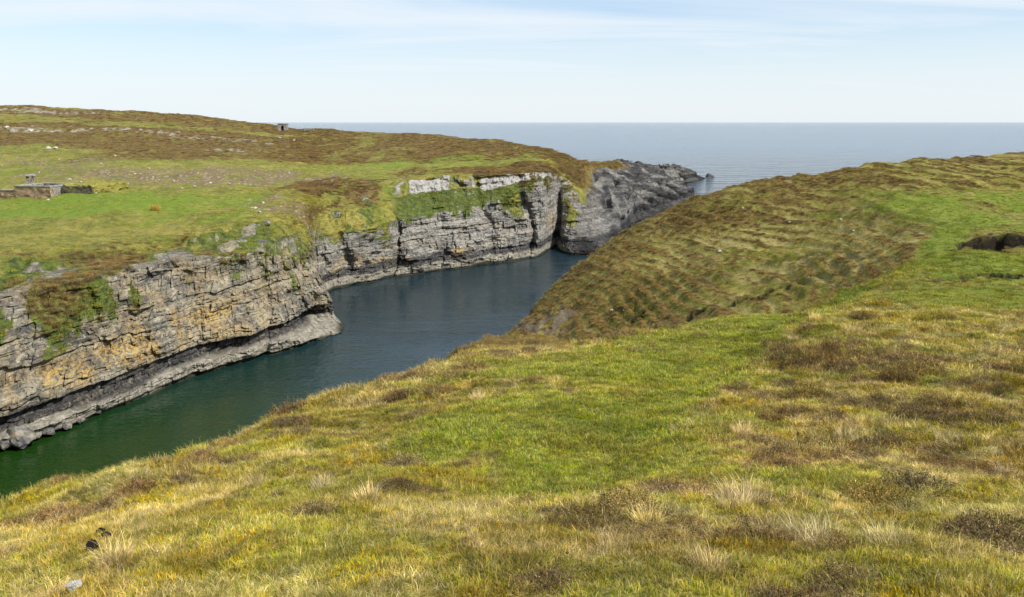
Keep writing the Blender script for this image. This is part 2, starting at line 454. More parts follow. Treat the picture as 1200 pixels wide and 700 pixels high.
# peat scars: (x, y, half length, half width, direction in degrees, depth)
def tpl(px, py, Y): return at(px, py, Y)[:2]
SCARS = []
def land_z(x, y, detail=True):
    h = tps(x, y)
    d = edge_dist(x, y)
    r = np.hypot(x, y)
    far = sstep(48, 62, r)
    h0 = h
    # sheep terraces on the steep face of the headland
    face = sstep(54, 62, y) * (1 - sstep(30, 46, x - 0.10 * (y - 60))) * (1 - sstep(-6, 1, d) * .6)
    wob = 1.3 * fbm(x * .032, y * .032, None, 2, 101) + .27 * fbm(x * .2, y * .2, None, 3, 102) + .34 * perlin(h0 * .75, x * .03, None, 104)
    ph = (h0 + 0.15 * x + wob) / 0.72
    fr = ph - np.floor(ph)
    terr = (sstep(0.0, 0.55, fr) - fr)
    amp = 0.54 * (0.25 + 1.4 * np.clip(.5 + 1.3 * perlin(x * .09, y * .09, None, 103), 0, 1))
    h = h + face * amp * terr
    # hummocky sward: scale grows with distance from the trodden ground
    sm = short_turf(x, y)
    hum = 0.26 * fbm(x * .33, y * .33, None, 2, 111) + 0.15 * fbm(x * .95, y * .95, None, 3, 112)
    hum = hum + 0.07 * np.abs(fbm(x * 2.6, y * 2.6, None, 2, 113))
    h = h + hum * (1 - 0.72 * sm) * (1 - .35 * far) * (0.34 + 0.75 * sstep(2, 16, r))
    h = h + far * (0.40 * fbm(x * .11, y * .11, None, 3, 114) + .11 * fbm(x * .5, y * .5, None, 3, 115))
    h = h - 0.16 * path_w(x, y)
    for (cx, cy, rx, ry, ang, dep) in SCARS:
        ca, sa = math.cos(ang), math.sin(ang)
        u = ((x - cx) * ca + (y - cy) * sa) / rx
        v = (-(x - cx) * sa + (y - cy) * ca) / ry
        q = np.sqrt(u * u + v * v) + 0.35 * fbm(x * .6, y * .6, None, 2, 121)
        h = h - dep * (1 - sstep(.78, .98, q))
    rk = 1 - sstep(.6, 1.1, np.hypot((x - 2.2) / 4.2, (y - 70.8) / 3.4))
    h = h + rk * (.5 * fbm(x * .5, y * .5, None, 4, 118) + .25 * np.abs(fbm(x * 1.3, y * 1.3, None, 3, 119)))
    # the drop to the sea: a rounded brow, then rock
    dn = d + 1.1 * sstep(55, 66, y) + 0.7 * fbm(x * .16, y * .16, None, 3, 116) * sstep(-3, 2, d)
    dp = np.maximum(dn, 0)
    gul = np.exp(-(((x + 3) / 7) ** 2 + ((y - 56) / 13) ** 2))
    drop = np.where(dp < 2, .35 * dp * dp, 1.4 + 1.45 * (dp - 2)) 
    h = np.maximum(h - drop - gul * 0, -4 + 0 * h)
    return h
def short_turf(x, y):
    """0..1 where the sward is grazed short"""
    s = np.zeros(np.shape(x))
    for cx, cy, rx, ry, a in TURF:
        ca, sa = math.cos(a), math.sin(a)
        u = ((x - cx) * ca + (y - cy) * sa) / rx; v = (-(x - cx) * sa + (y - cy) * ca) / ry
        s = np.maximum(s, 1 - sstep(.55, 1.15, np.sqrt(u * u + v * v) + .35 * fbm(x * .7, y * .7, None, 2, 131)))
    return s
PATH = np.array([tpl(640, 575, 5.9), tpl(700, 520, 8.2), tpl(770, 480, 10.6), tpl(820, 440, 14.5), tpl(860, 410, 19.5), tpl(900, 385, 26), tpl(945, 366, 35), tpl(990, 345, 43), tpl(1040, 318, 50), tpl(1090, 296, 56), tpl(1125, 262, 67), tpl(1100, 235, 77)])
def path_w(x, y):
    d2 = np.full(np.shape(x), 1e9); lo = np.zeros(np.shape(x))
    for i in range(len(PATH) - 1):
        a, b = PATH[i], PATH[i + 1]; e = b - a
        t = np.clip(((x - a[0]) * e[0] + (y - a[1]) * e[1]) / (e @ e), 0, 1)
        q = (x - a[0] - t * e[0]) ** 2 + (y - a[1] - t * e[1]) ** 2
        d2 = np.minimum(d2, q)
    wd = 0.55 + 0.016 * np.hypot(x, y)
    return np.exp(-d2 / wd ** 2)
TURF = [(0.6, 9.5, 2.4, 4.2, .2), (2.0, 16, 3.4, 4.5, -.2), (5.5, 24, 3.2, 6, -.5), (9.5, 31, 3.5, 6.0, -.6),
        (22, 36, 11, 6, -.1), (28, 48, 9, 8, 0), (38, 70, 5, 10, .3), (50, 77, 9, 6, 0)]
SCARS = [(*tpl(1172, 283, 58.5), 3.6, 2.2, 0.15, 1.5), (*tpl(1166, 293, 54.0), 1.1, 4.2, -.5, .9), (*tpl(1150, 321, 42.7), 3.0, 0.5, 0.12, .5), (*tpl(880, 354, 62.8), 3.2, .55, .25, .8), (*tpl(815, 371, 62.7), 1.2, .6, .5, .8), (*tpl(745, 374, 66), .8, .4, .5, .4)]

rr = np.concatenate([[0.25], np.geomspace(1.2, 50, 360)[:-1], np.linspace(50, 112, 370)[:-1], np.geomspace(112, 190, 40)])
aa = np.radians(np.concatenate([np.linspace(-100, -46, 60)[:-1], np.linspace(-46, 46, 600)[:-1], np.linspace(46, 100, 60)]))
LX = rr[:, None] * np.sin(aa)[None]; LY = rr[:, None] * np.cos(aa)[None]
LZ = land_z(LX, LY)
LAND = np.stack([LX, LY, LZ], -1)
# ------------------------------------------------------------------ cover of the far shore (what grows or lies where)
def blob(x, y, cx, cy, rx, ry, n=None, a=0.0):
    ca, sa = math.cos(a), math.sin(a)
    u = ((x - cx) * ca + (y - cy) * sa) / rx; v = (-(x - cx) * sa + (y - cy) * ca) / ry
    q = np.sqrt(u * u + v * v)
    if n is not None: q = q + n
    return 1 - sstep(.6, 1.15, q)
fx_, fy_, fz_ = FAR[..., 0], FAR[..., 1], FAR[..., 2]
nA = fbm(fx_ * .035, fy_ * .02, None, 4, 201)
nB = fbm(fx_ * .16, fy_ * .09, None, 4, 202)
nC = fbm(fx_ * .55, fy_ * .4, None, 3, 203)
heath = sstep(188, 206, fy_ + 26 * nA + 12 * nB - 0.10 * (fx_ + 100)) * (1 - sstep(-52, -30, fx_ + 18 * nA))
heath = np.maximum(heath, sstep(196, 214, fy_ + 18 * nA + 10 * nB) * sstep(-60, -40, fx_))
heath = np.maximum(heath, blob(fx_, fy_, 2, 164, 24, 11, .5 * nB))
heath = np.maximum(heath, blob(fx_, fy_, -32, 140, 9, 8, .6 * nB))
heath = np.maximum(heath, .9 * blob(fx_, fy_, 17, 196, 9, 16, .5 * nB))
heath *= 1 - .5 * sstep(.3, .65, nB + .35 * nA) - .2 * sstep(0.15, .5, nC)
# green streaks high on the hill
heath *= 1 - .8 * sstep(.28, .5, fbm(fx_ * .02, fy_ * .035, None, 3, 204)) * sstep(240, 290, fy_)
bq = (row_id - NC) / NB + .55 * nB + .12
peat = sstep(-.25, .05, bq) * (1 - sstep(.75, 1.25, bq)) * (1 - sstep(4.6, 6.2, sta))[:, None] * sstep(-.5, .05, nB + .5 * nA + .2 - .12 * (sta[:, None] - 3))
peat = np.maximum(peat, .85 * np.exp(-((row_id - NC - 34 - 10 * nB) / 7) ** 2) * np.exp(-((sta[:, None] - 9.2) / 1.1) ** 2) * sstep(-.1, .3, nB + .2))
lush = 1.0 * blob(fx_, fy_, -57, 113, 20, 15, .5 * nB) + .28 * sstep(.05, .4, nA + .4 * nB)
lush = np.maximum(lush, .8 * blob(fx_, fy_, -22, 198, 22, 14, .5 * nB))
scree = blob(fx_, fy_, -58, 152, 32, 17, .6 * nB + .3 * nC, -.25) * sstep(-.55, .0, nC + .3 * nB + .1)
scree = np.maximum(scree, .9 * blob(fx_, fy_, -96, 176, 18, 8, .9 * nB) * sstep(-.1, .4, nC))
scree = np.maximum(scree, blob(fx_, fy_, -30.5, 118, 7, 7, .7 * nB) * sstep(-.4, .1, nC + .1))
for c in ((-200, 335, 40, 14), (-150, 258, 30, 6), (-120, 268, 26, 6), (-92, 262, 18, 6), (-78, 228, 9, 4)):
    scree = np.maximum(scree, blob(fx_, fy_, *c, .8 * nB) * .8 * sstep(.05, .35, nC + .5 * nB + .1))
# bare rock: steep ground and everything at the seaward end
nrm = np.cross(np.gradient(FAR, axis=0), np.gradient(FAR, axis=1))
nrm /= np.maximum(np.linalg.norm(nrm, axis=-1, keepdims=True), 1e-9)
nz = np.abs(nrm[..., 2])
browf = np.clip((row_id - NC) / NB, -2.5, 1.5)
rock = np.clip(1.25 - sstep(-.25, .75, browf + .9 * nB + .5 * nC + .55 * (nz - .55)) * 1.25, 0, 1)
rock = np.maximum(rock, bare * sstep(-.5, .1, .6 * nB + .9 * (bare - .5)))
rock *= np.where(row_id < NC + 1.3 * NB, 1, np.clip(bare * 1.4, 0, 1))
rock = np.maximum(rock, (fz_ < 2.5) * 1.0)
rock = rock * (1 - .9 * peat * (1 - sstep(5, 6.5, sta))[:, None])
# turf hanging on cliff ledges
moss = sstep(-.55, .25, browf + .75 * nB + .35 * nC) * sstep(.25, .6, nz + .25 * nB) * (row_id < NC + 40)
mid = np.exp(-((sta[:, None] - 11) / 1.8) ** 2)
moss = np.maximum(moss, wall_b * sstep(-.35, -.05, browf + .3 * nB) * sstep(.74, .58, browf + .15 * nC) * sstep(-.12, .25, .8 * nB + 1.1 * nC))
moss = np.maximum(moss, mid * np.exp(-((fz_ - 11.2 - 2.0 * nB) / 1.9) ** 2) * sstep(-.3, .3, nB + .5 * nC + .12))
nearm = np.exp(-((sta[:, None] - 3.6) / 1.3) ** 2)
moss = np.maximum(moss, (1 - sstep(4.4, 5.4, sta))[:, None] * sstep(6.5, 10.5, fz_ + 2.5 * nB + 2.2 * nC) * sstep(-.35, .15, .7 * nB + 1.0 * nC))
moss = np.maximum(moss, .9 * np.exp(-((sta[:, None] - 6.7) / .5) ** 2) * sstep(3.5, 6.5, fz_ + 2 * nB) * sstep(-.1, .3, nC + .6 * nB))
moss *= (row_id < NC + NB) * (1 - sstep(14.2, 15, sta)[:, None] * .9) * sstep(3.2, 5, fz_)
bf_ = (row_id - NC) / NB
white = wall_b * sstep(-.35, .1, nB + .8 * nC + .15) * sstep(.62, .72, bf_ + .06 * nC) * (1 - sstep(.90, .97, bf_ + .1 * nC))
white = np.maximum(white, .6 * (sta[:, None] < 6.3) * np.exp(-((row_id - NC - 10) / 8) ** 2) * sstep(.0, .35, nC + nB))
rock = rock * (1 - wall_b * sstep(.90, .97, bf_ + .1 * nC) * (bf_ < 1.4)); rock = np.maximum(rock, white); rock = np.maximum(rock, wall_b * (bf_ < .70) * (row_id > NC - 5) * .95)
moss *= 1 - white
lich = np.zeros_like(fz_)
for s0, ws, z0, wz in ((4.6, 1.2, 4.6, 1.4), (4.2, .9, 4.0, .9), (5.4, .5, 5.6, 1.3), (5.2, .9, 3.6, .7), (3.4, .4, 4.5, .9), (9.75, .16, 3.6, 1.0), (9.45, .2, 3.0, .7), (10.9, .22, 2.6, .6), (11.65, .22, 2.9, .7), (13.6, .18, 6, 1.6), (10.4, .3, 3.1, .5)):
    lich = np.maximum(lich, np.exp(-((sta[:, None] - s0) / ws) ** 2 - ((fz_ - z0) / wz) ** 2) * sstep(-.45, .25, nC + .4 * nB))
FM1 = np.stack([rock, heath, lush, scree], -1)
greyr = np.maximum(far_rock, .8 * sstep(8.6, 9.6, sta)[:, None]) + 0 * fz_
FM3 = np.stack([greyr, bare + 0 * fz_, 0 * fz_, 0 * fz_], -1)
FM2 = np.stack([white, peat, lich, moss], -1)

# ------------------------------------------------------------------ cover of the near bank and headland
LEAN = None
def cover(x, y, z=None):
    """heather, dry grass, ochre moss, short turf, peat, bare rock at ground points"""
    r = np.hypot(x, y)
    tf = short_turf(x, y)
    pw = path_w(x, y)
    tf = np.maximum(tf, sstep(.25, .7, pw))
    g1 = fbm(x * 1.1, y * 1.1, None, 3, 301); g2 = fbm(x * .35, y * .35, None, 3, 302); g3 = fbm(x * .8, y * .8, None, 3, 303)
    g4 = fbm(x * .55 + 9, y * .55, None, 3, 304)
    d = edge_dist(x, y)
    near = 1 - sstep(40, 52, r)
    right = sstep(-.2, 1.6, x - 0.18 * y + .4) * (1 - sstep(13, 26, r))
    rim = np.exp(-((d + 1.2) / 1.8) ** 2)
    hb = -.24 + .30 * right + .24 * rim * near
    heath = near * sstep(.02, .26, g1 * .8 + .45 * g2 + hb - .12)
    dry = near * sstep(-.15, .34, .7 * g3 + .6 * g4 + .06 + .10 * right + .1 * rim)
    moss = near * sstep(.12, .42, fbm(x * 1.3 + 5, y * 1.3, None, 3, 305) + .3 * g4)
    # headland
    hl = sstep(50, 58, r) * sstep(52, 58, y)
    h0 = tps(x, y)
    up = h0 - (11.0 + 0.05 * x)
    k1 = fbm(x * .13, y * .13, None, 4, 311); k2 = fbm(x * .6, y * .6, None, 3, 312)
    crest = sstep(-17, -4, d)
    wob = 1.3 * fbm(x * .032, y * .032, None, 2, 101) + .27 * fbm(x * .2, y * .2, None, 3, 102) + .34 * perlin(h0 * .75, x * .03, None, 104)
    ph = (h0 + 0.15 * x + wob) / 0.72; fr = ph - np.floor(ph)
    riser = sstep(.35, .6, fr) * (1 - sstep(.92, 1, fr))
    hh = .52 + .34 * crest + .45 * k1 + .20 * k2 + .8 * (riser - .5) - .42 * sstep(32, 46, x - .12 * (y - 60)) 
    heath = np.maximum(heath, hl * sstep(.15, .75, hh))
    heath = np.maximum(heath, .8 * blob(x, y, 1.5, 38, 5, 5, .4 * k2))
    ledge = np.exp(-((fr - .14) / .13) ** 2) * sstep(-.25, .15, perlin(x * .16, y * .16, None, 313) + .1)
    zone = blob(x, y, 26, 68, 14, 12, .5 * k1)
    dry = np.maximum(dry, hl * np.clip(ledge * (.5 + .5 * zone) + .55 * zone * sstep(.0, .4, k2 + .3 * k1), 0, 1))
    heath = heath * (1 - .7 * dry * hl)
    peat = np.zeros_like(x)
    for (cx, cy, rx, ry, ang, dep) in SCARS:
        peat = np.maximum(peat, blob(x, y, cx, cy, rx * 1.08, ry * 1.12, .35 * fbm(x * .6, y * .6, None, 2, 121), ang))
    peat = sstep(.12, .5, peat)
    rock = sstep(1.2, 3.0, d + .8 * k2)
    rock = np.maximum(rock, blob(x, y, 2.2, 70.8, 4.4, 3.2, .9 * k2 + .4 * k1) * sstep(-.5, .1, k2 + .2))
    heath = heath * (1 - tf * .95) * (1 - peat); dry = dry * (1 - tf * .9) * (1 - peat) * (1 - .8 * blob(x, y, 1.5, 38, 5, 5)); moss = moss * (1 - tf)
    return heath, dry, moss, tf, peat, rock
hE, dR, mO, tU, pE, rO = cover(LX, LY)
LM1 = np.stack([hE, dR, mO, tU], -1)
LM2 = np.stack([pE, rO, 0 * pE, 0 * pE], -1)

# ------------------------------------------------------------------ materials
def new_mat(name):
    m = bpy.data.materials.new(name); m.use_nodes = True
    t = NT(m.node_tree); t.n.clear()
    t.out = t.add('ShaderNodeOutputMaterial')
    return m, t
def geo_pos(t):
    return t.add('ShaderNodeNewGeometry').outputs['Position']
def finish(t, color, rough=0.9, height=None, bdist=0.05, bstr=1.0, spec=0.25):
    b = t.add('ShaderNodeBsdfPrincipled')
    t.put(b, 'Base_Color', color); t.put(b, 'Roughness', rough)
    b.inputs['Specular IOR Level'].default_value = spec
    if height is not None:
        bp = t.add('ShaderNodeBump', None, Strength=bstr, Distance=bdist, Height=height)
        t.l.new(bp.outputs[0], b.inputs['Normal'])
    t.l.new(b.outputs[0], t.out.inputs[0])
    return b
def attr(t, name):
    nd = t.add('ShaderNodeAttribute', dict(attribute_name=name))
    s = t.add('ShaderNodeSeparateColor', None, Color=nd.outputs['Color'])
    return s.outputs[0], s.outputs[1], s.outputs[2], nd.outputs['Alpha']

def rock_nodes(t, pos, white=None, lichen=None, grey=None, bare=None):
    z = t.add('ShaderNodeSeparateXYZ', None, Vector=pos).outputs['Z']
    strat = t.noise(t.scaled(pos, (.10, .10, 1.5)), 1.0, 5, .6, .4)
    blot = t.noise(t.scaled(pos, (.5, .5, .9)), .55, 4, .62)
    fine = t.noise(pos, 2.6, 4, .7)
    vert = t.noise(t.scaled(pos, (1.6, 1.6, .18)), 1.0, 4, .6)
    c = t.mix(t.ramp(strat, .36, .64), (.078, .077, .072), (.245, .222, .165))
    c = t.mix(t.ramp(blot, .44, .68, 0, .6), c, (.29, .205, .10))
    tan2 = t.noise(t.scaled(pos, (.25, .25, .7)), .5, 5, .6)
    c = t.mix(t.ramp(tan2, .5, .68, 0, .7), c, (.33, .27, .17))
    if grey is not None:
        c = t.mix(t.math('MULTIPLY', grey, .8), c, t.mix(t.ramp(strat, .34, .66), (.095, .097, .10), (.33, .32, .295)))
    c = t.mix(t.ramp(vert, .50, .68, 0, .65), c, (.06, .063, .068))
    c = t.mix(t.ramp(fine, .55, .74, 0, .65), c, (.42, .39, .32))
    c = t.mix(t.ramp(fine, .47, .31, 0, .8), c, (.035, .034, .032))
    sp1 = t.noise(t.scaled(pos, (1.1, 1.1, 1.5)), .9, 5, .75, .5)
    c = t.mix(t.ramp(sp1, .53, .66, 0, .75), c, (.40, .355, .265))
    c = t.mix(t.ramp(sp1, .47, .36, 0, .75), c, (.06, .056, .05))
    if white is not None:
        wc = t.mix(t.ramp(vert, .5, .7), (.36, .345, .32), (.13, .128, .125))
        c = t.mix(t.math('MULTIPLY', white, t.ramp(fine, .34, .5, .35, .95)), c, wc)
    if lichen is not None:
        lm = t.math('MULTIPLY', lichen, t.ramp(fine, .40, .58, 0, .9))
        c = t.mix(lm, c, t.mix(blot, (.46, .34, .11), (.42, .23, .04)))
    # zones above the sea: weed and wet rock, barnacle band, black lichen band
    zz = t.math('ADD', z, t.math('MULTIPLY', t.math('SUBTRACT', t.noise(pos, .12, 2, .5), .5), 1.3))
    zz = t.math('ADD', zz, t.math('MULTIPLY', t.math('SUBTRACT', strat, .5), 0.5))
    c = t.mix(t.math('MULTIPLY', t.ramp(zz, 3.0, 2.5), t.ramp(fine, .72, .45, .35, .92)), c, (.030, .030, .032))
    bf = .85 if bare is None else t.ramp(bare, 0, .6, .85, .15)
    c = t.mix(t.math('MULTIPLY', t.ramp(zz, 1.65, 1.25), bf), c, t.mix(t.ramp(t.math('ADD', t.math('MULTIPLY', vert, .5), t.math('MULTIPLY', fine, .5)), .35, .62), (.40, .37, .30), (.16, .145, .11)))
    c = t.mix(t.ramp(zz, .55, .2), c, (.035, .034, .022))
    hgt = t.math('ADD', t.math('MULTIPLY', fine, 1.0), t.math('ADD', t.math('MULTIPLY', sp1, .8), t.math('MULTIPLY', strat, .6)))
    return c, hgt

def turf_base(t, pos, heath, lush, big=1.0):
    a = t.noise(t.scaled(pos, (1, 1, .4)), .22 * big, 5, .6)
    b = t.noise(pos, 1.5 * big, 5, .68)
    f = t.noise(pos, 7.0 * big, 4, .7)
    g = t.mix(t.ramp(a, .38, .64), (.125, .135, .024), (.225, .195, .048))
    g = t.mix(t.ramp(b, .5, .7, 0, .6), g, (.30, .265, .085))
    g = t.mix(t.ramp(b, .48, .32, 0, .85), g, (.055, .075, .013))
    g = t.mix(t.math('MULTIPLY', lush, t.ramp(f, .25, .6, .5, .95)), g, t.mix(b, (.085, .16, .012), (.16, .215, .025)))
    h = t.mix(t.ramp(b, .36, .62), (.050, .034, .014), (.155, .098, .028))
    h = t.mix(t.ramp(a, .5, .68, 0, .55), h, (.15, .12, .03))
    h = t.mix(t.ramp(f, .58, .74, 0, .5), h, (.24, .19, .085))
    c = t.mix(heath, g, h)
    return c, a, b, f

def mat_far():
    m, t = new_mat('cliff_and_moor')
    pos = geo_pos(t)
    rock, heath, lush, scree = attr(t, 'm1')
    white, peat, lich, moss = attr(t, 'm2')
    greyf, baref, _, _ = attr(t, 'm3')
    rc, rh = rock_nodes(t, pos, white, lich, greyf, baref)
    bigv = t.noise(t.scaled(pos, (.09, .09, .35)), 1.0, 4, .6)
    rc = t.mix(t.math('MULTIPLY', baref, t.ramp(bigv, .58, .44, 0, .95)), rc, t.mix(1.0, rc, (.30, .30, .33), 'MULTIPLY'))
    rc = t.mix(t.math('MULTIPLY', baref, .6), rc, t.mix(1.0, rc, (.45, .46, .49), 'MULTIPLY'))
    tc_, a, b, f = turf_base(t, pos, heath, lush, .8)
    tc_ = t.mix(t.math('MULTIPLY', peat, t.ramp(b, .66, .36, .3, .97)), tc_, t.mix(f, (.030, .021, .012), (.085, .058, .022)))
    st_n = t.add('ShaderNodeTexVoronoi', None, Vector=pos, Scale=1.5)
    stone = t.ramp(st_n.outputs['Distance'], .42, .26)
    pick = t.math('GREATER_THAN', t.add('ShaderNodeSeparateColor', None, Color=st_n.outputs['Color']).outputs[0], .42)
    sc = t.mix(st_n.outputs['Color'], (.20, .15, .10), (.44, .39, .32))
    sc = t.mix(t.math('MULTIPLY', stone, pick), t.mix(b, (.12, .085, .05), (.20, .15, .075)), sc)
    sc = t.mix(t.ramp(t.add('ShaderNodeSeparateXYZ', None, Vector=pos).outputs['Y'], 200, 230, 0, .8), sc, t.mix(b, (.20, .19, .17), (.46, .44, .40)))
    tc_ = t.mix(t.math('MULTIPLY', scree, t.ramp(b, .28, .5, .45, 1.0)), tc_, sc)
    mc = t.mix(t.ramp(b, .35, .65), (.026, .046, .007), (.095, .125, .017))
    mc = t.mix(t.ramp(f, .55, .75, 0, .5), mc, (.12, .10, .035))
    mm = t.math('MULTIPLY', t.ramp(t.math('ADD', moss, t.math('MULTIPLY', t.math('SUBTRACT', b, .5), 1.1)), .35, .6), .93)
    rk = t.ramp(t.math('ADD', rock, t.math('MULTIPLY', t.math('SUBTRACT', b, .5), .9)), .4, .6)
    rc = t.mix(mm, rc, mc)
    col = t.mix(rk, tc_, rc)
    hh = t.add('ShaderNodeMix', dict(data_type='FLOAT'))
    t.l.new(rk, hh.inputs[0]); t.l.new(t.math('ADD', t.math('MULTIPLY', b, 1.4), t.math('MULTIPLY', f, .5)), hh.inputs[2]); t.l.new(rh, hh.inputs[3])
    finish(t, col, .92, hh.outputs[0], .38, 1.0, .15)
    return m
def mat_land():
    m, t = new_mat('turf_and_heather')
    pos = geo_pos(t)
    heath, dry, ochre, tf = attr(t, 'm1')
    peat, rock, _, _ = attr(t, 'm2')
    tc_, a, b, f = turf_base(t, pos, heath, t.math('MULTIPLY', tf, .75), 1.6)
    n2 = t.noise(pos, 24.0, 4, .7)
    tc_ = t.mix(t.math('MULTIPLY', dry, t.ramp(f, .3, .6, .35, .85)), tc_, t.mix(n2, (.23, .185, .065), (.42, .36, .175)))
    tc_ = t.mix(t.math('MULTIPLY', ochre, t.ramp(f, .35, .6, .3, .8)), tc_, (.27, .185, .02))
    tc_ = t.mix(t.ramp(n2, .50, .34, 0, .7), tc_, (.022, .026, .008))  # shade in the gaps under the grass, painted into the ground colour
    pc = t.mix(t.ramp(f, .35, .65), (.006, .005, .004), (.026, .019, .013))  # dark peat, blackened further to paint in the shade of the hollow
    tc_ = t.mix(t.math('MULTIPLY', peat, t.ramp(b, .75, .45, .85, 1)), tc_, pc)
    rc, rh = rock_nodes(t, pos)
    rk = t.ramp(t.math('ADD', rock, t.math('MULTIPLY', t.math('SUBTRACT', b, .5), .9)), .45, .65)
    col = t.mix(rk, tc_, t.mix(.75, rc, (.075, .056, .034)))
    hgt = t.math('ADD', t.math('MULTIPLY', b, 1.0), t.math('ADD', t.math('MULTIPLY', f, .35), t.math('MULTIPLY', n2, .12)))
    finish(t, col, .95, hgt, .22, 1.0, .1)
    return m
def mat_sea():
    m, t = new_mat('sea_water')
    pos = geo_pos(t)
    sp = t.add('ShaderNodeSeparateXYZ', None, Vector=pos)
    # the sheltered head of the inlet is shallow and green with weed, the mouth deeper and blue
    deep = t.ramp(t.math('ADD', sp.outputs['Y'], t.math('ADD', t.math('MULTIPLY', sp.outputs['X'], .55), t.math('MULTIPLY', t.noise(pos, .05, 3, .5), 20.0))), 42.0, 100.0)
    col = t.mix(deep, (.006, .026, .0018), (.007, .020, .028))
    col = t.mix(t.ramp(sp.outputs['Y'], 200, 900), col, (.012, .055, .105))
    wv = t.scaled(pos, (1.0, 1.35, 1.0))
    rp = t.noise(wv, 1.5, 3, .55, .4)
    rp2 = t.noise(t.scaled(pos, (.35, .8, 1)), .5, 3, .55, .3)
    sw = t.noise(t.scaled(pos, (.03, .09, 1)), 1.0, 3, .5)
    calm = t.ramp(t.noise(t.scaled(pos, (.5, 1.0, 1)), .05, 3, .5), .35, .65, .35, 1.0)
    open_ = t.ramp(sp.outputs['Y'], 150, 330, 0.0, 1.0)
    rip = t.math('MULTIPLY', t.math('ADD', t.math('MULTIPLY', rp, .13), t.math('MULTIPLY', rp2, .24)), calm)
    big = t.math('MULTIPLY', open_, t.math('ADD', t.math('MULTIPLY', rp2, 1.15), t.math('MULTIPLY', sw, 2.6)))
    hgt = t.math('ADD', rip, big)
    b = finish(t, col, .09, hgt, 1.0, 1.0, .5)
    b.inputs['IOR'].default_value = 1.333
    return m
M_FAR, M_LAND, M_SEA = mat_far(), mat_land(), mat_sea()

far_o = structure(grid_mesh('moorland', FAR, M_FAR, dict(m1=FM1, m2=FM2, m3=FM3)))
crisp = (rock > .5)[:-1, :-1]                          # bare rock keeps its hard facets
far_o.data.polygons.foreach_set('use_smooth', ~crisp.reshape(-1))
land_o = structure(grid_mesh('hillside', LAND, M_LAND, dict(m1=LM1, m2=LM2)))
S_ = 45000.0
gx = np.concatenate([-np.geomspace(S_, 30, 24), np.geomspace(30, S_, 24)])
SEA = np.stack(np.meshgrid(gx, gx, indexing='ij') + [np.zeros((48, 48))], -1)
sea_o = structure(grid_mesh('sea', SEA, M_SEA))
# ------------------------------------------------------------------ plants
RNG = np.random.default_rng(7)
def mat_blade(name, gain=1.12, trans=0.15, rough=.6):
    m, t = new_mat(name)
    c = t.add('ShaderNodeAttribute', dict(attribute_name='col')).outputs['Color']
    oi = t.add('ShaderNodeObjectInfo')
    pos = geo_pos(t)
    hs = t.add('ShaderNodeHueSaturation', None, Color=c, Hue=t.ramp(t.noise(pos, .8, 3, .5), .3, .7, .487, .513),
               Saturation=t.ramp(oi.outputs['Random'], 0, 1, .85, 1.12, False),
               Value=t.math('MULTIPLY', t.ramp(oi.outputs['Random'], 0, 1, .78, 1.22, False), t.math('MULTIPLY', t.ramp(t.noise(pos, 2.6, 4, .65), .32, .68, .66 * gain, 1.30 * gain), t.math('MULTIPLY', t.ramp(t.noise(pos, .45, 3, .6), .32, .68, .80, 1.2), t.ramp(t.noise(pos, 11.0, 3, .6), .34, .66, .62, 1.28))))).outputs[0]
    d = t.add('ShaderNodeBsdfPrincipled', None, Base_Color=hs, Roughness=rough)
    d.inputs['Specular IOR Level'].default_value = .06
    tr = t.add('ShaderNodeBsdfTranslucent', None, Color=hs)
    mx = t.add('ShaderNodeMixShader', None, i0=trans, i1=d.outputs[0], i2=tr.outputs[0])
    t.l.new(mx.outputs[0], t.out.inputs[0])
    return m
M_GRASS = mat_blade('grass_blades')
M_DRY = mat_blade('dry_grass_blades', 1.12, .2)
M_HEATHER = mat_blade('heather_twigs', 1.0, .08, .8)

def blades(n, rad, hmin, hmax, width, lean, pal, rng, curl=.5, tip=None, dome=0.0):
    """n tapered bent blades in a tuft -> verts, faces, colours"""
    V, Fc, Cc = [], [], []
    for i in range(n):
        a = rng.uniform(0, 2 * math.pi); q = rad * math.sqrt(rng.uniform())
        bx, by = q * math.cos(a), q * math.sin(a)
        h = rng.uniform(hmin, hmax) * (1 - dome * (q / max(rad, 1e-6)) ** 2)
        la = a + rng.normal(0, .9); ln = abs(rng.normal(lean, lean * .5)) * h
        dx, dy = math.cos(la), math.sin(la)
        w = width * rng.uniform(.7, 1.3)
        wa = rng.uniform(0, math.pi); wx, wy = math.cos(wa) * w / 2, math.sin(wa) * w / 2
        z1, z2 = h * .45, h * .8
        o1, o2, o3 = ln * .22, ln * .62, ln * (1 + curl * .3)
        h3 = h * (1 - curl * .12 * min(2.0, ln / h))
        b = len(V)
        V += [(bx - wx, by - wy, -.02), (bx + wx, by + wy, -.02),
              (bx + dx * o1 - wx * .85, by + dy * o1 - wy * .85, z1), (bx + dx * o1 + wx * .85, by + dy * o1 + wy * .85, z1),
              (bx + dx * o2 - wx * .5, by + dy * o2 - wy * .5, z2), (bx + dx * o2 + wx * .5, by + dy * o2 + wy * .5, z2),
              (bx + dx * o3, by + dy * o3, h3)]
        Fc += [(b, b + 1, b + 3, b + 2), (b + 2, b + 3, b + 5, b + 4), (b + 4, b + 5, b + 6)]
        c = np.array(pal[rng.integers(len(pal))]) * rng.uniform(.8, 1.2)
        ct = c if tip is None else c * .5 + np.array(tip) * .5
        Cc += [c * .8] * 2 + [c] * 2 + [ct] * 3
    return V, Fc, Cc
